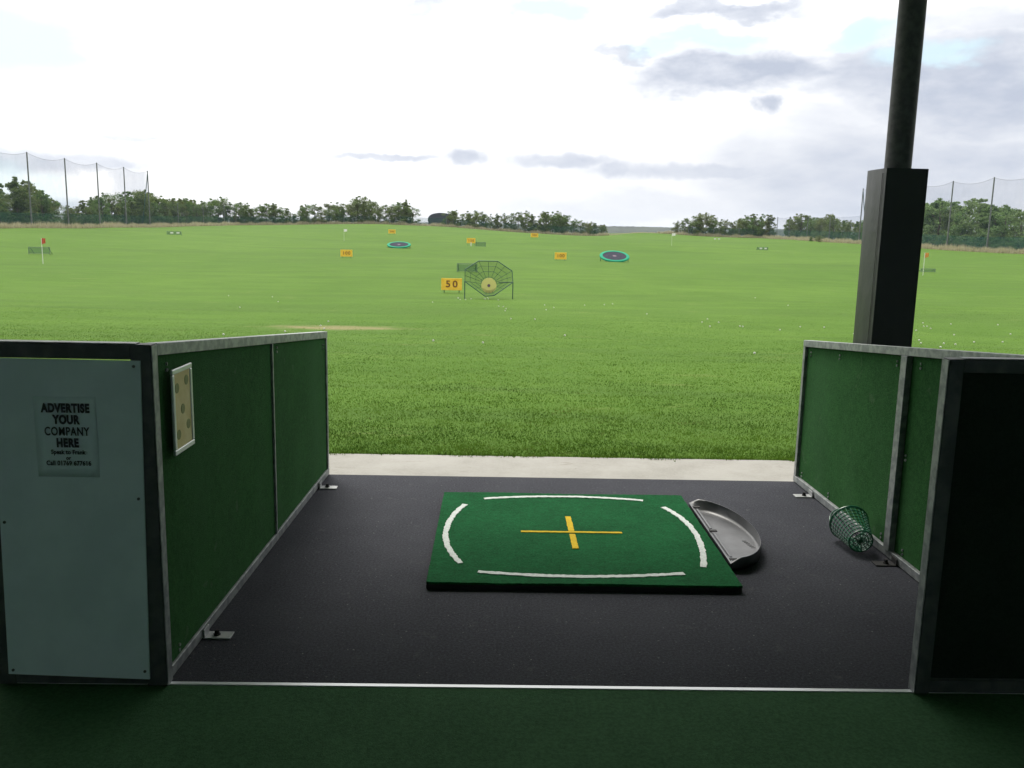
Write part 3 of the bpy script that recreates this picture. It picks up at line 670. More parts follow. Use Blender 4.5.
# ------------------------------------------------------------------ octagonal chipping net
def chip_net():
    x0, y0 = -.36, 41.; g = gz(x0, y0); r = empty('target_net', (x0, y0, g), 'octagonal green framed chipping net with yellow centre target beside the 50 sign', 'target net')
    k = 41 / 897.7; cx = 488.5
    P = [((px - cx) * k, 0, (299.5 - py) * k) for px, py in ((464.5, 271), (478, 262.3), (497, 262.3), (511.5, 271.5), (512.5, 282.5), (494, 295.5), (485, 296.5), (464.5, 282.5))]
    P = [(x, -.25 + .42 * z, z) for x, y, z in P]
    b = MB(); b.tube(P, .022, 8, closed=True); b.build('rim', M['greensteel'], r)
    for s in (0, 3):
        q = P[7] if s == 0 else P[4]
        b = MB(); b.tube([(q[0], q[1], q[2]), (q[0], q[1], -.05)], .022, 8); b.build('leg', M['greensteel'], r)
    b = MB(); b.tube([P[4], (P[4][0] - .65, P[4][1] + .4, P[4][2] - .04)], .018, 8); b.build('stay', M['greensteel'], r)
    b = MB(); c = Vector((0, .35, .62)); n = len(P); ring2 = [tuple(Vector(p) * .45 + c * .55 + Vector((0, .12, 0))) for p in P]
    b.v = P + ring2 + [tuple(c + Vector((0, .1, 0)))]
    for i in range(n): b.f.append((i, (i + 1) % n, n + (i + 1) % n, n + i)); b.f.append((n + i, n + (i + 1) % n, 2 * n))
    b.build('netting', M['net_target'], r)
    b = MB(); ctr = Vector(b0) if False else c + Vector((0, .1, 0))
    dense = []
    for i in range(n):
        for t_ in (0, .5): dense.append(Vector(P[i]).lerp(Vector(P[(i + 1) % n]), t_))
    def inw(p, k): q = p.lerp(ctr, k); return q + Vector((0, .28 * math.sin(math.pi * min(1, k)) * .6, 0))
    for p in dense: b.tube([inw(p, k) for k in (0, .3, .6, 1)], .009, 4)
    for k in (.22, .45, .68): b.tube([inw(p, k) for p in dense], .009, 4, closed=True)
    b.build('net_cords', M['greensteel'], r)
    b = MB(); b.tube([(0, .20, .60), (0, .23, .60)], .345, 32); t = b.build('bullseye', M['target'], r)
    b = MB(); b.tube([(0, .185, .60), (0, .1985, .60)], .07, 16); b.build('centre_spot', M['pink'], t)
chip_net()

# low slatted target frames
def low_frame(x, y, wd, hgt, label, white=0):
    g = gz(x, y); r = empty('low_target_frame', (x, y, g), label, 'target frame', 'low green target frames on the range')
    b = MB(); b.box(-wd / 2, wd / 2, -.02, .02, hgt - .05, hgt); b.box(-wd / 2, wd / 2, -.02, .02, hgt * .12, hgt * .12 + .03)
    b.box(-wd / 2, -wd / 2 + .05, -.018, .018, -.05, hgt - .072); b.box(wd / 2 - .05, wd / 2, -.018, .018, -.05, hgt - .052); b.build('frame', M['framegreen'], r)
    b = MB(); b.box(-wd / 2 + .05, wd / 2 - .05, -.003, .003, hgt * .15, hgt - .07); b.build('netting', M['net_low'], r)
    for s in (-1, 1):
        b = MB(); b.tube([(s * wd * .42, .021, hgt - .05), (s * wd * .42, .75, 0)], .02, 6); b.build('prop', M['greensteel'], r)
    for k in range(white):
        b = MB(); q = -wd * .25 + k * wd * .42; b.box(q, q + wd * .2, -.03, -.022, hgt * .42, hgt * .8); b.build('white_plate', M['post_white'], r)
low_frame(-42.56, 85, 2.0, .68, 'low green slatted frame behind the red flag at left')
low_frame(-2.12, 64, 1.45, .62, 'low green frame seen through the left half of target net')
low_frame(-2.60, 140, 1.6, .75, 'low green frame right beside the raised 150 sign')
low_frame(44.0, 150, 1.9, .55, 'low frame with white plates under the right tree line', 2)
low_frame(-53.0, 150, 2.4, .60, 'low frame with white plates far out on the left', 2)
low_frame(40.83, 85, 1.4, .33, 'low flat frame right of the padded roof post')

def flag(x, y, h_, m, label, fw_=.42):
    g = gz(x, y); r = empty('range_flag', (x, y, g), label, 'flag', 'flag sticks standing on the range')
    b = MB(); b.tube([(0, 0, -.05), (0, 0, h_)], .022 if y < 100 else .013, 8); b.build('stick', M['post_white'], r)
    b = MB(); n = 8
    b.v = [(fw_ * i / n, .05 * math.sin(i * 1.2), h_ - (0 if s else .46 - .10 * i / n)) for i in range(n + 1) for s in (0, 1)]
    b.f = [(2 * i, 2 * i + 2, 2 * i + 3, 2 * i + 1) for i in range(n)]; o = b.build('flag_cloth', m, r); q = o.modifiers.new('s', 'SOLIDIFY'); q.thickness = .008
flag(-34.83, 70, 1.95, M['flag_red'], 'red flag on white stick in front of the left low frame', .30)
flag(-26.26, 156, 2.0, M['flag_white'], 'white flag above the left 100 sign', .55)
flag(29.98, 156, 2.1, M['flag_white'], 'white flag left of the rounded tree clump', .6)
flag(38.0, 80, 2.0, M['flag_orange'], 'orange flag beside the padded roof post', .34)

def ring_target(x, y, dia, tilt, lift, label):
    g = gz(x, y); r = empty('ring_target', (x, y, g), label, 'ring target', 'round teal rimmed targets on the range')
    ro = dia / 2; Rm = Matrix.Translation((0, 0, lift)) @ Matrix.Rotation(tilt, 4, 'X')
    def tf(o): o.data.transform(Rm); return o
    b = MB(); n = 48; prof = [(ro, -.10), (ro, .02), (ro - .04, .05), (ro * .80, .05), (ro * .79, .0)]
    for i in range(n):
        a_ = 2 * math.pi * i / n
        for (q, z) in prof: b.v.append((q * math.cos(a_), q * math.sin(a_), z))
    for i in range(n):
        j = (i + 1) % n
        for k in range(len(prof)): kk = (k + 1) % len(prof); b.f.append((i * 5 + k, j * 5 + k, j * 5 + kk, i * 5 + kk))
    tf(b.build('rim', M['teal'], r, smooth=True))
    b = MB(); b.tube([(0, 0, .01), (0, 0, .025)], ro * .785, 48); bed = tf(b.build('bed', M['tramp'], r))
    b = MB(); b.tube([(0, 0, .0255), (0, 0, .03)], ro * .13, 20); tf(b.build('spot', M['pink'], bed))
    for k in range(6):
        a_ = math.pi / 3 * k; p = Rm @ Vector((ro * .93 * math.cos(a_), ro * .93 * math.sin(a_), -.1))
        b = MB(); b.tube([p, (p.x, p.y, -.2)], .03, 8); b.build('leg', M['greensteel'], r)
ring_target(12.96, 100, 3.3, R(19), .62, 'teal rimmed round target right of the right 100 sign')
ring_target(-12.98, 120, 3.1, R(13), .42, 'teal rimmed round target under the far left yellow sign')
for x, lab in ((60.48, 'small white marker block, left one of two before right verge'), (61.6, 'small white marker block, right one of two before right verge')):
    g = gz(x, 252); b = MB(); b.box(-.28, .28, -.08, .08, -.02, .30); o = b.build('marker_block', M['post_white'], bevel=.03); o.location = (x, 252, g); tag(o, lab, 'marker', 'white marker blocks')

# ------------------------------------------------------------------ golf balls
import bmesh
bm = bmesh.new(); bmesh.ops.create_icosphere(bm, subdivisions=2, radius=.0225); bme = bpy.data.meshes.new('golf_ball'); bm.to_mesh(bme); bm.free(); bme.materials.append(M['ball'])
for p in bme.polygons: p.use_smooth = True
sp = []
for _ in range(26): yb = random.uniform(17, 45); sp.append((random.uniform(-.32, .53) * yb, yb))
for _ in range(18): yb = random.uniform(21, 30); sp.append((random.gauss(.50, .045) * yb, yb))
for _ in range(8): yb = random.gauss(27, 4); sp.append((random.gauss(.30, .05) * yb, yb))
for _ in range(9): yb = random.gauss(34, 4); sp.append((random.gauss(.03, .04) * yb, yb))
for _ in range(8): sp.append((random.gauss(-1.1, .5), random.gauss(40.5, .5)))
for x, y in sp:
    y = max(15, y); o = link(bpy.data.objects.new('golf_ball', bme)); o.location = (x, y, gz(x, y) + .016)
    tag(o, 'white golf ball lying out on the mown range grass', 'golf ball', 'golf balls scattered on the range')

# ------------------------------------------------------------------ boundary nets
def fence(label, pts_tall, tall_h, pts_low, low_h, brace, ax_, name='net_fence'):
    allp = pts_tall + pts_low
    x0, y0 = allp[0]; g0 = gz(x0, y0); r = empty(name, (x0, y0, g0), label, 'net fence', 'tall boundary net fences')
    L = lambda x, y, z: (x - x0, y - y0, z - g0)
    for (x, y) in pts_tall:
        g = gz(x, y); b = MB(); b.tube([L(x, y, g - .2), L(x, y, g + tall_h)], .15, 10, r2=.11); b.build('post', M['postwood'], r, smooth=True)
    for (x, y) in pts_low:
        g = gz(x, y); b = MB(); b.tube([L(x, y, g - .2), L(x, y, g + low_h)], .09, 8); b.build('post', M['postwood'], r, smooth=True)
    if brace:
        (x, y) = brace; g = gz(x, y); s = 1
        b = MB(); b.tube([L(x, y, g + tall_h - .5), L(x + 1.2 * ax_, y - 1.6, g)], .09, 8); b.build('brace', M['greensteel'], r)
    def sheet(P_, h0, h1, sag, m, nm):
        b = MB(); cab = []
        for i in range(len(P_) - 1):
            (xa, ya), (xb, yb) = P_[i], P_[i + 1]
            for k in range(8 if i < len(P_) - 2 else 9):
                t = k / 8; x = xa + (xb - xa) * t; y = ya + (yb - ya) * t; g = gz(x, y) * .0 + gz(xa, ya) * (1 - t) + gz(xb, yb) * t
                zz_ = g + h1 - sag * 4 * t * (1 - t); b.v += [L(x, y, g + h0), L(x, y, zz_)]; cab.append(L(x, y, zz_ + .02))
        n = len(b.v) // 2; b.f = [(2 * i, 2 * i + 2, 2 * i + 3, 2 * i + 1) for i in range(n - 1)]; b.build(nm, m, r); return cab
    if pts_tall:
        cab = sheet(pts_tall, .1, tall_h - .1, .75, M['net_high'], 'high_net'); b = MB(); b.tube(cab, .022, 5); b.build('top_cable', M['postwood'], r)
    if pts_low: sheet(([pts_tall[-1]] if pts_tall else []) + pts_low, .1, low_h, .25, M['net_high'], 'tall_net')
    off_ = [(x + .12 * ax_, y) for x, y in allp]
    sheet(off_, .05, 2.6, .0, M['net_low'], 'low_net')
fence('tall net fence on dark posts along the left edge of range', [(-82, y) for y in (134.6, 148.2, 161.8, 175.6, 189.4, 202.8, 216.4)], 13.0, [(-82, y) for y in (235.6, 255.5, 275, 286)], 5.9, (-82, 216.4), -1)
fence('tall net fence on grey posts along the right edge of range', [(85, y) for y in (129, 142.5, 156.4, 170.5, 184.5, 198.5, 212.6)], 12.7, [(85, y) for y in (232.1, 248.8, 264.4, 276, 286)], 6.5, (85, 212.6), 1)
fence('low green net fence across the far end under the trees', [], 3, [(x, 285.6) for x in (-81.5, -64, -48, -32, -16)], 2.8, None, 1)
fence('low green net fence across far end before the centre trees', [], 3, [(x, 285.6) for x in (-14, 0, 12, 24, 34)], 2.8, None, 1)
fence('low green net fence across the far end below right clump', [], 3, [(x, 285.6) for x in (60, 68, 76, 84.5)], 2.8, None, 1)

# dry verge grass
def verge():
    P_ = []
    def run(xa, ya, xb, yb, wdt, n):
        t = rng.random(n); s = rng.uniform(-wdt, wdt, n); x = xa + (xb - xa) * t; y = ya + (yb - ya) * t
        if abs(xb - xa) < 5: x = x + s
        else: y = y + s
        P_.append(np.stack([x, y], -1))
    run(-80.6, 128, -80.6, 284, .9, 15000); run(83.6, 125, 83.6, 284, .9, 15000); run(-81, 284.2, 48, 284.2, 1., 15000); run(48, 284.2, 84, 284.2, 1., 4500)
    p = np.concatenate(P_); n = len(p); z = tz(p[:, 0], p[:, 1]) - .05
    var = .5 + .5 * np.sin(p[:, 0] * .31 + 2 * np.sin(p[:, 0] * .9)) * np.sin(p[:, 1] * .23 + 1 + 1.5 * np.sin(p[:, 1] * .7)) ; h = rng.uniform(.5, 1.25, n) * (.55 + .7 * var)
    gap = (p[:, 1] > 282) & (p[:, 0] > 35) & (p[:, 0] < 50); h[gap] *= .25
    a = rng.uniform(0, 2 * np.pi, n); w_ = rng.uniform(.03, .09, n); lx_ = rng.normal(0, .18, n); ly_ = rng.normal(0, .18, n)
    v = np.stack([np.stack([p[:, 0] - np.cos(a) * w_, p[:, 1] - np.sin(a) * w_, z], -1), np.stack([p[:, 0] + np.cos(a) * w_, p[:, 1] + np.sin(a) * w_, z], -1), np.stack([p[:, 0] + lx_, p[:, 1] + ly_, z + h], -1)], 1).reshape(-1, 3)
    tag(mesh_np('verge_grass', v, 3, np.arange(n * 3).reshape(-1, 3), M['verge']), 'tall dry buff grass along the edges of the range', 'grass', kind='stuff')
verge()

# ------------------------------------------------------------------ trees
def crown_mesh(kind, seed, leafm):
    g = np.random.default_rng(seed); clumps = []
    # unit tree: height 1 ; width ratio by kind
    if kind == 'round':
        W_ = g.uniform(.27, .40)
        for _ in range(26):
            z = g.uniform(.06, .90); rmax = W_ * (math.sqrt(max(0.03, 1 - ((z - .42) / .56) ** 2)) if z > .42 else 1.0); a_ = g.uniform(0, 2 * np.pi); rr = rmax * g.uniform(.2, .95)
            clumps.append((rr * math.cos(a_), rr * math.sin(a_), z, g.uniform(.06, .12)))
    else:
        W_ = g.uniform(.22, .32)
        for _ in range(66):
            z = g.uniform(.03, .96); rmax = W_ * (1.05 - z) ** (.65 if kind == 'spire' else .35) * (1 if z > .2 else .8); a_ = g.uniform(0, 2 * np.pi); rr = rmax * g.uniform(.1, 1.0)
            clumps.append((rr * math.cos(a_), rr * math.sin(a_), z, g.uniform(.035, .085) * (1.25 - .6 * z)))
    for _ in range(14):      # stray sprigs breaking the outline
        a_ = g.uniform(0, 2 * np.pi); z = g.uniform(.40, 1.0); rr = W_ * g.uniform(.1, 1.0) * (1.15 - z); clumps.append((rr * math.cos(a_), rr * math.sin(a_), z, .034))
    V = []
    for (cx, cy, cz, r_) in clumps:
        n = int(34 + 900 * r_)
        d = g.normal(size=(n, 3)); d /= np.linalg.norm(d, axis=1)[:, None]; rad = r_ * g.uniform(.35, 1.15, (n, 1)) ; c = np.array([cx, cy, cz]) + d * rad * np.array([1, 1, .85])
        u_ = g.normal(size=(n, 3)); u_ /= np.linalg.norm(u_, axis=1)[:, None]; t_ = g.normal(size=(n, 3)); w_ = np.cross(u_, t_); w_ /= np.linalg.norm(w_, axis=1)[:, None]
        s_ = g.uniform(.010, .021, (n, 1))
        V.append(np.stack([c - u_ * s_, c + w_ * s_ * .6, c + u_ * s_, c - w_ * s_ * .6], 1))
    V = np.concatenate(V).reshape(-1, 3); V[:, 2] = np.maximum(V[:, 2], 0.0); top = V[:, 2].max(); V[:, 2] /= top
    me = bpy.data.meshes.new('crown'); nv = len(V); me.vertices.add(nv); me.vertices.foreach_set('co', V.astype('f').ravel())
    nf = nv // 4; me.loops.add(nv); me.loops.foreach_set('vertex_index', np.arange(nv, dtype='i')); me.polygons.add(nf); me.polygons.foreach_set('loop_start', np.arange(0, nv, 4, dtype='i')); me.update(calc_edges=True)
    me.materials.append(leafm)
    b = MB(); b.tube([(0, 0, -.03), (.004, .003, .3), (-.005, .006, .62), (.0, .0, .9)], .018, 7, r2=.004)
    for _ in range(9):
        (cx, cy, cz, r_) = clumps[int(g.integers(len(clumps)))]; z0_ = max(.1, cz * .6); b.tube([(0, 0, z0_), (cx * .5, cy * .5, (z0_ + cz) / 2 + .01), (cx, cy, cz)], .007, 5, r2=.002)
    t = b.build('trunk', M['bark']); tm = t.data; bpy.data.objects.remove(t)
    return me, tm
KIN = ['round', 'round', 'column', 'round', 'round', 'column', 'round', 'round']
dark_v = [crown_mesh(k, 20 + i, M['leaf']) for i, k in enumerate(KIN)]
light_v = [crown_mesh(k, 60 + i, M['leaf_light']) for i, k in enumerate(KIN)]
LEFT=[(-86.5,157.2,6.84,3),(-86.8,159.1,5.65,3),(-88.4,163.5,6.66,4),(-93.8,166.0,7.21,4),(-86.6,166.0,8.9,5),(-93.7,168.0,7.31,5),(-86.9,169.6,8.19,0),(-94.9,172.6,7.54,5),(-88.2,172.0,7.49,5),(-94.7,174.9,7.94,2),(-87.7,177.2,6.92,3),(-88.4,179.3,5.07,4),(-93.2,182.1,8.88,5),(-88.2,182.0,5.39,3),(-94.2,185.7,8.77,5),(-87.1,186.6,4.15,4),(-93.6,188.8,7.24,2),(-87.9,189.1,3.72,2),(-93.2,191.7,5.66,6),(-86.6,193.3,4.72,4),(-93.8,193.9,5.4,0),(-88.1,195.8,5.39,2),(-87.6,198.7,5.58,1),(-93.7,200.5,4.27,6),(-87.1,202.6,6.73,7),(-87.9,205.6,5.63,4),(-94.8,207.2,4.24,2),(-87.8,209.3,6.18,2),(-93.5,211.9,6.57,5),(-86.6,213.2,6.01,0),(-93.7,215.0,6.84,4),(-88.2,215.4,6.12,5),(-94.2,216.9,6.95,4),(-87.2,218.7,6.48,5),(-94.3,221.7,7.82,6),(-87.2,223.2,7.62,5),(-87.5,225.9,8.49,3),(-88.4,229.1,8.99,6),(-94.6,231.3,8.31,6),(-87.1,232.5,6.39,0),(-94.2,234.6,8.64,2),(-86.9,236.1,7.76,7),(-86.8,239.8,7.06,5),(-87.5,242.4,6.19,7),(-94.3,243.4,9.25,3),(-87.0,246.4,7.49,5),(-93.6,247.4,8.91,1),(-87.9,249.0,7.55,4),(-94.1,250.6,8.82,4),(-88.4,252.8,6.63,6),(-87.8,255.2,7.42,2),(-94.1,258.4,7.56,2),(-87.7,258.5,7.83,6),(-94.1,261.0,7.42,2),(-87.2,262.9,6.64,6),(-93.5,263.7,7.67,6),(-87.3,266.1,7.31,4),(-93.6,266.9,7.84,0),(-87.1,269.7,6.63,4),(-93.0,271.0,7.97,7),(-87.0,271.1,7.44,6),(-94.1,273.5,8.03,7),(-88.1,274.8,6.01,2),(-93.6,277.3,8.03,7),(-87.5,279.3,8.25,0),(-93.6,280.7,7.98,5),(-87.7,282.4,8.43,7),(-94.4,284.5,8.01,2),(-86.6,284.7,7.51,1)]
BACKLEFT=[(-86,287.6,9.15,6),(-83.8,287.3,7.51,6),(-82.3,293.3,7.8,3),(-81.6,288.7,6.82,1),(-80.1,294.7,7.62,0),(-79.4,288.1,6.71,4),(-77.2,287.4,5.6,2),(-75.7,293.4,7.06,7),(-75.0,288.9,6.64,6),(-72.8,288.4,7.51,3),(-71.3,294.4,7.38,1),(-70.6,288.4,7.6,5),(-68.4,288.9,6.16,7),(-66.9,294.9,5.14,1),(-66.2,286.7,6.02,2),(-64.0,288.1,4.24,2),(-62.5,294.1,7.11,2),(-61.8,287.2,5.85,1),(-59.6,286.1,7.35,6),(-57.4,286.8,7.58,6),(-55.2,286.4,6.74,1),(-53.7,292.4,8.31,7),(-53.0,287.5,6.32,0),(-51.5,293.5,8.35,4),(-50.8,286.5,6.4,3),(-49.3,292.5,8.04,3),(-48.6,286.8,6.18,2),(-46.4,288.6,7.88,6),(-44.9,294.6,10.1,0),(-44.2,288.0,10.29,0),(-42.7,294.0,10.33,1),(-42.0,287.5,8.84,3),(-40.5,293.5,9.33,7),(-39.8,287.4,7.1,1),(-37.6,286.1,7.68,0),(-35.4,288.8,7.84,3),(-33.2,286.3,7.39,3),(-31.7,292.3,8.76,6),(-31.0,287.1,8.34,4),(-29.5,293.1,9.69,5),(-28.8,288.4,8.45,2),(-26.6,287.1,7.08,6)]
BACKCENTRE=[(-15.6,286.5,6.09,1),(-14.1,292.5,6.42,2),(-13.4,286.6,6.52,7),(-11.2,287.4,4.92,0),(-9.7,293.4,6.44,4),(-9.0,288.7,5.69,5),(-7.5,294.7,6.66,1),(-6.8,286.6,6.23,1),(-5.3,292.6,6.28,6),(-4.6,288.6,5.44,2),(-2.4,286.3,5.49,4),(-0.2,286.1,5.72,5),(2.0,287.1,5.91,0),(4.2,287.4,5.89,1),(6.4,287.0,6.4,3),(8.6,286.5,6.8,0),(10.8,288.0,5.86,5),(13.0,286.6,5.23,4),(14.5,292.6,6.76,7),(15.2,286.5,6.56,2),(17.4,288.8,6.69,4),(18.9,294.8,7.06,0),(19.6,287.4,5.56,2),(21.1,293.4,5.88,5),(21.8,288.8,5.8,3),(24.0,287.5,4.58,0),(26.2,287.9,4.16,6),(28.4,286.1,3.66,7),(29.9,292.1,3.84,0),(30.6,288.6,3.43,2),(32.8,287.9,2.95,3),(34.3,293.9,3.07,5)]
BACKRIGHT=[(57.0,288.3,4.61,0),(59.2,286.9,5.5,3),(61.4,286.4,6.2,1),(63.6,286.8,6.32,5),(65.1,292.8,7.27,1),(65.8,287.4,7.4,6),(68.0,288.0,5.38,0),(69.5,294.0,6.92,3),(70.2,286.1,5.38,4),(72.4,288.7,5.33,6),(74.6,287.1,4.75,4),(76.8,288.3,5.68,7),(78.3,294.3,5.5,0),(79.0,288.2,6.06,4),(80.5,294.2,6.92,6),(81.2,287.7,5.73,1),(82.7,293.7,7.41,2),(83.4,286.8,5.69,4),(84.9,292.8,7.41,0),(85.6,286.1,7.14,2)]
RIGHT=[(90.9,149.5,7.35,3),(91.5,152.6,7.0,2),(90.9,156.7,6.42,0),(90.2,160.8,6.63,0),(97.0,162.2,7.51,3),(90.4,164.2,6.11,5),(91.2,166.8,7.57,2),(91.5,170.0,7.84,5),(97.9,172.4,7.48,1),(91.6,172.8,8.87,4),(98.0,175.8,7.91,6),(91.1,177.8,6.91,0),(91.5,180.8,7.71,4),(91.5,184.3,6.92,5),(91.0,186.6,9.31,3),(98.6,189.4,9.56,6),(91.5,190.9,8.73,5),(97.2,192.8,8.95,5),(91.6,193.4,8.64,1),(90.8,197.5,8.1,4),(97.2,199.6,9.44,5),(90.9,200.7,8.36,5),(90.6,205.1,6.88,3),(90.4,207.1,7.64,5),(98.2,209.8,9.17,1),(91.4,212.0,7.47,5),(97.1,213.2,8.59,3),(90.5,215.5,5.96,6),(99.0,216.6,8.78,5),(90.3,217.0,5.67,5),(90.1,221.9,4.46,0),(98.0,223.4,7.92,5),(91.5,224.2,4.63,6),(98.8,226.8,7.85,1),(91.2,227.8,4.1,1),(97.1,230.2,7.07,6),(92.0,231.1,4.91,2),(97.2,233.6,6.58,7),(90.9,234.4,4.73,3),(97.7,237.0,6.28,1),(90.0,238.9,4.23,0),(98.1,240.4,5.92,6),(91.7,241.0,5.08,3),(90.9,245.1,6.47,4),(98.7,247.2,5.1,7),(91.0,247.7,6.32,6),(91.9,252.3,7.1,3),(98.5,254.0,5.43,6),(91.6,256.0,5.7,6),(98.6,257.4,5.48,2),(91.8,258.1,5.96,6),(90.2,261.9,5.72,6),(97.3,264.2,7.15,5),(90.6,265.9,6.81,2),(90.2,269.4,7.25,6),(90.4,271.4,6.42,5),(97.3,274.4,6.37,3),(90.2,275.5,7.4,0),(97.9,277.8,6.41,4),(90.3,279.5,5.79,3),(98.0,281.2,6.45,1),(90.6,281.8,6.49,5),(98.8,284.6,6.5,7)]
BUSH=[(88.2,152.7,2.0,2),(88.8,156.6,2.18,3),(88.9,159.1,2.96,0),(88.5,161.8,2.27,3),(88.8,166.3,2.77,0),(88.5,170.3,2.0,1),(88.8,173.0,1.81,2),(88.4,175.6,2.5,0),(88.5,180.0,1.89,1),(88.0,182.1,2.08,0),(88.8,185.9,2.53,3),(88.4,190.8,2.27,2),(88.2,194.0,2.15,4),(88.8,197.2,1.88,6),(88.2,200.9,1.94,2),(88.1,203.4,2.8,1),(88.6,206.2,2.81,0),(88.6,210.3,2.19,2),(88.3,214.3,2.87,1)]

def px_of(x, y): 
    v_ = Vector((x, y, 0)); return 512 + 897.7 * rt.dot(v_) / fw.dot(v_)
ORD = ['first', 'second', 'third', 'fourth', 'fifth', 'sixth', 'seventh', 'eighth', 'ninth', 'tenth', 'eleventh']
def spot(x, y, side):
    if side == 'left':
        posts = [p for p in (161.8, 175.6, 189.4, 202.8, 216.4, 235.6, 255.5, 275) ]; e = y * 82 / abs(x); k = sum(1 for p in posts if p < e)
        return 'left of the first visible left net post' if k == 0 else ('past the last visible left net post' if k == len(posts) else 'between the %s and %s visible left net posts' % (ORD[k - 1], ORD[k]))
    if side == 'right':
        posts = [264.4, 248.8, 232.1, 212.6, 170.5, 156.4]; e = y * 85 / abs(x); k = sum(1 for p in posts if p > e)
        return 'left of the first right net post' if k == 0 else ('right of the last right net post' if k == len(posts) else 'between the %s and %s visible right net posts' % (ORD[k - 1], ORD[k]))
    p = px_of(x, y)
    marks = {'backleft': [(232, 'near the low left net posts'), (290, 'left of the far white flag'), (345, 'above the left 100 sign'), (375, 'left of the far left yellow sign'), (398, 'above the left teal ring'), (420, 'beside the dark curved roof')],
             'backcentre': [(450, 'just right of the dark curved roof'), (472, 'above the raised 150 sign'), (492, 'above the target net'), (515, 'between target net and far centre sign'), (535, 'above the far centre yellow sign'), (562, 'above the right 100 sign'), (592, 'at the right end of centre row')],
             'backright': [(675, 'at the left end of the right clump'), (700, 'in the middle of the right clump'), (730, 'at the right end of the right clump'), (757, 'above the right low frame')]}[side]
    return min(marks, key=lambda m_: abs(m_[0] - p))[1]
def plant(lst, var, name, label, cat, group, wmul=1.0, force=None, side=None):
    hs = sorted([zt_ - gz(x, y) for (x, y, zt_, k) in lst])
    for (x, y, zt_, k) in lst:
        g = gz(x, y); hh = max(1.0, zt_ - g); me, tm = var[k if force is None else force]
        lb = label
        if side:
            q_ = sum(1 for q in hs if q < hh) / len(hs); lb = ('low' if q_ < .33 else 'mid height' if q_ < .67 else 'tall') + ' ' + label + ' ' + spot(x, y, side)
        r = empty(name, (x, y, g - .05), lb, cat, group, rz=random.uniform(0, 6.28)); wsc = wmul * max(hh, 4.5 if cat == 'tree' else hh) * random.uniform(.9, 1.15)
        for nm, md in (('trunk', tm), ('crown', me)):
            o = link(bpy.data.objects.new(nm, md)); o.parent = r; o.scale = (wsc, wsc, hh)
plant(LEFT, dark_v, 'broadleaf_tree', 'green tree', 'tree', 'trees behind the left net fence', 1.15, side='left')
plant(BACKLEFT, dark_v, 'broadleaf_tree', 'green tree in far row', 'tree', 'trees in the far left row', 1.3, side='backleft')
plant(BACKCENTRE, dark_v, 'broadleaf_tree', 'green tree in far row', 'tree', 'trees in the far centre row', 1.25, side='backcentre')
plant(BACKRIGHT, dark_v, 'broadleaf_tree', 'dark green tree', 'tree', 'trees in the rounded far right clump', 1.3, side='backright')
plant([t for t in RIGHT if t[1] > 217], dark_v, 'broadleaf_tree', 'dark tree', 'tree', 'dark trees left of the roof post', 1.1, side='right')
plant([t for t in RIGHT if t[1] <= 217], light_v, 'broadleaf_tree', 'light green tree', 'tree', 'light trees right of the roof post', 1.35, side='right')
plant(BUSH, light_v, 'hedge_bush', 'light green bush low behind the right net fence', 'bush', 'light bushes behind the right net', 1.6, 0)
plant([(79.6, 224, gz(79.6, 224) + 1.7, 0)], dark_v, 'verge_bush', 'dark low bush on the verge left of the roof post', 'bush', None, 2.2)
plant([(81.8, 236, gz(81.8, 236) + 1.3, 2)], dark_v, 'verge_bush', 'smaller dark bush on the verge behind the larger one', 'bush', None, 2.0)

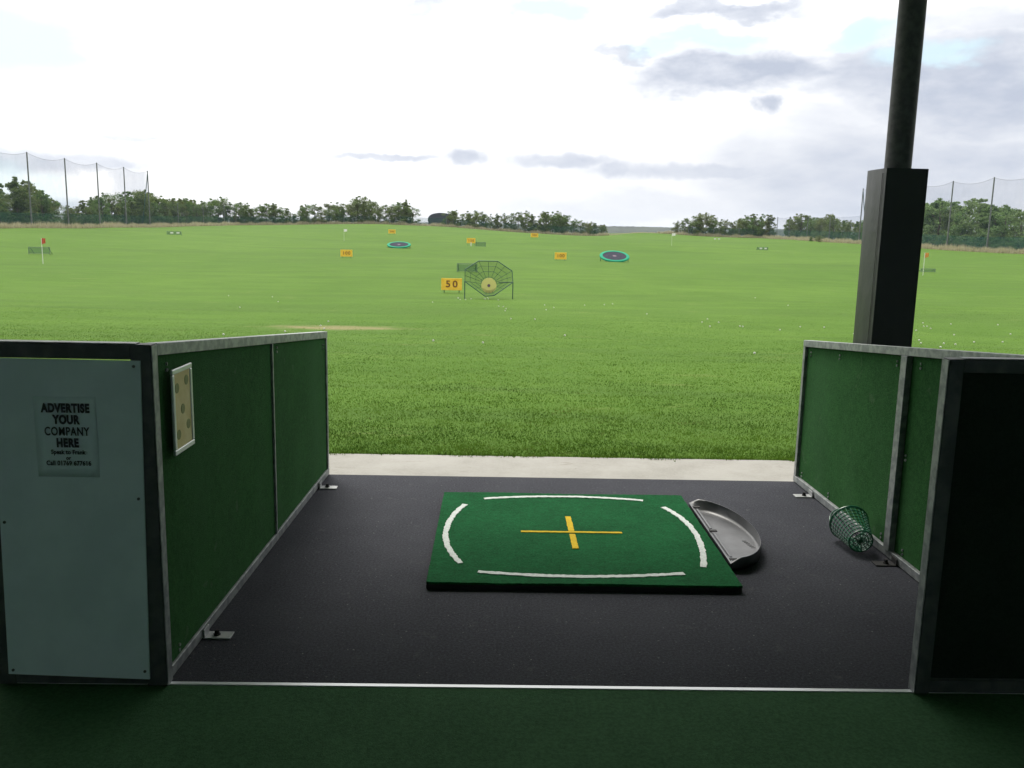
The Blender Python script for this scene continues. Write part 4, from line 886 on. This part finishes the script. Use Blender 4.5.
# dark barn with a curved roof beyond the trees
bx_, by_ = -20.5, 330.; g = gz(bx_, by_) - .5
bn = empty('barn', (bx_, by_, g), 'distant dark building with a curved roof between the far tree rows', 'building')
zb = 1.62 + (224.9 - 212.6) / 926 * 330 - g
b = MB(); b.box(-4.6, 4.6, 0, 14, 0, zb * .45); b.build('wall', M['barn'], bn)
b = MB(); n = 20; ring = [(-4.8 * math.cos(math.pi * i / n), zb * .45 + .01 + (zb * .55) * math.sin(math.pi * i / n) ** .6) for i in range(n + 1)]
b.v = [(x, y, z) for y in (-.2, 14.2) for x, z in ring]; m_ = n + 1
b.f = [(i, i + 1, m_ + i + 1, m_ + i) for i in range(n)] + [tuple(range(m_)), tuple(range(2 * m_ - 1, m_ - 1, -1))]; b.build('roof', M['barn'], bn)

# far wooded hills
def hills(name, dist, base, amp, seed, m, x0=-3500, x1=3500):
    g_ = np.random.default_rng(seed); n = 1400; X = np.linspace(x0, x1, n); Z = base + amp * (.5 * np.sin(X / 640 + seed) + .3 * np.sin(X / 210 + 2 * seed) + .15 * np.sin(X / 60.)) + .9 * np.abs(np.sin(X / 23. + 2 * np.sin(X / 51))) + 1.2 * g_.random(n)
    b = MB()
    for i in range(n):
        y = dist + 60 * math.sin(X[i] / 500); b.v += [(X[i], y - 90, -14), (X[i], y - 30, Z[i] * .55 - 3), (X[i], y, Z[i]), (X[i], y + 200, -14)]
    for i in range(n - 1):
        for k in range(3): b.f.append((4 * i + k, 4 * i + 4 + k, 4 * i + 5 + k, 4 * i + k + 1))
    return tag(b.build(name, m), kind='structure')
M['hill'] = mat('wooded_hill', (.016, .028, .022), .9, col2=(.032, .048, .030), nscale=.02)
hills('wooded_ridge', 1400, 4.2, 2.2, 3, M['hill'])
hills('hills', 3200, 10.5, 5.0, 5, M['hill'], -6000, 6000)

# pale haze in the air
M['haze'] = bpy.data.materials.new('haze_air'); M['haze'].use_nodes = True; T = NT(M['haze'].node_tree); T.n.clear()
pv = T.new('ShaderNodeVolumePrincipled'); pv.inputs['Color'].default_value = (.78, .86, 1, 1); pv.inputs['Density'].default_value = .00008; pv.inputs['Anisotropy'].default_value = .2
o_ = T.new('ShaderNodeOutputMaterial'); T.l.new(pv.outputs[0], o_.inputs['Volume'])
b = MB(); b.box(-9300, 9300, -600, 9300, -25, 40); tag(b.build('haze', M['haze']), 'thin pale haze in the far air', 'haze', kind='stuff')
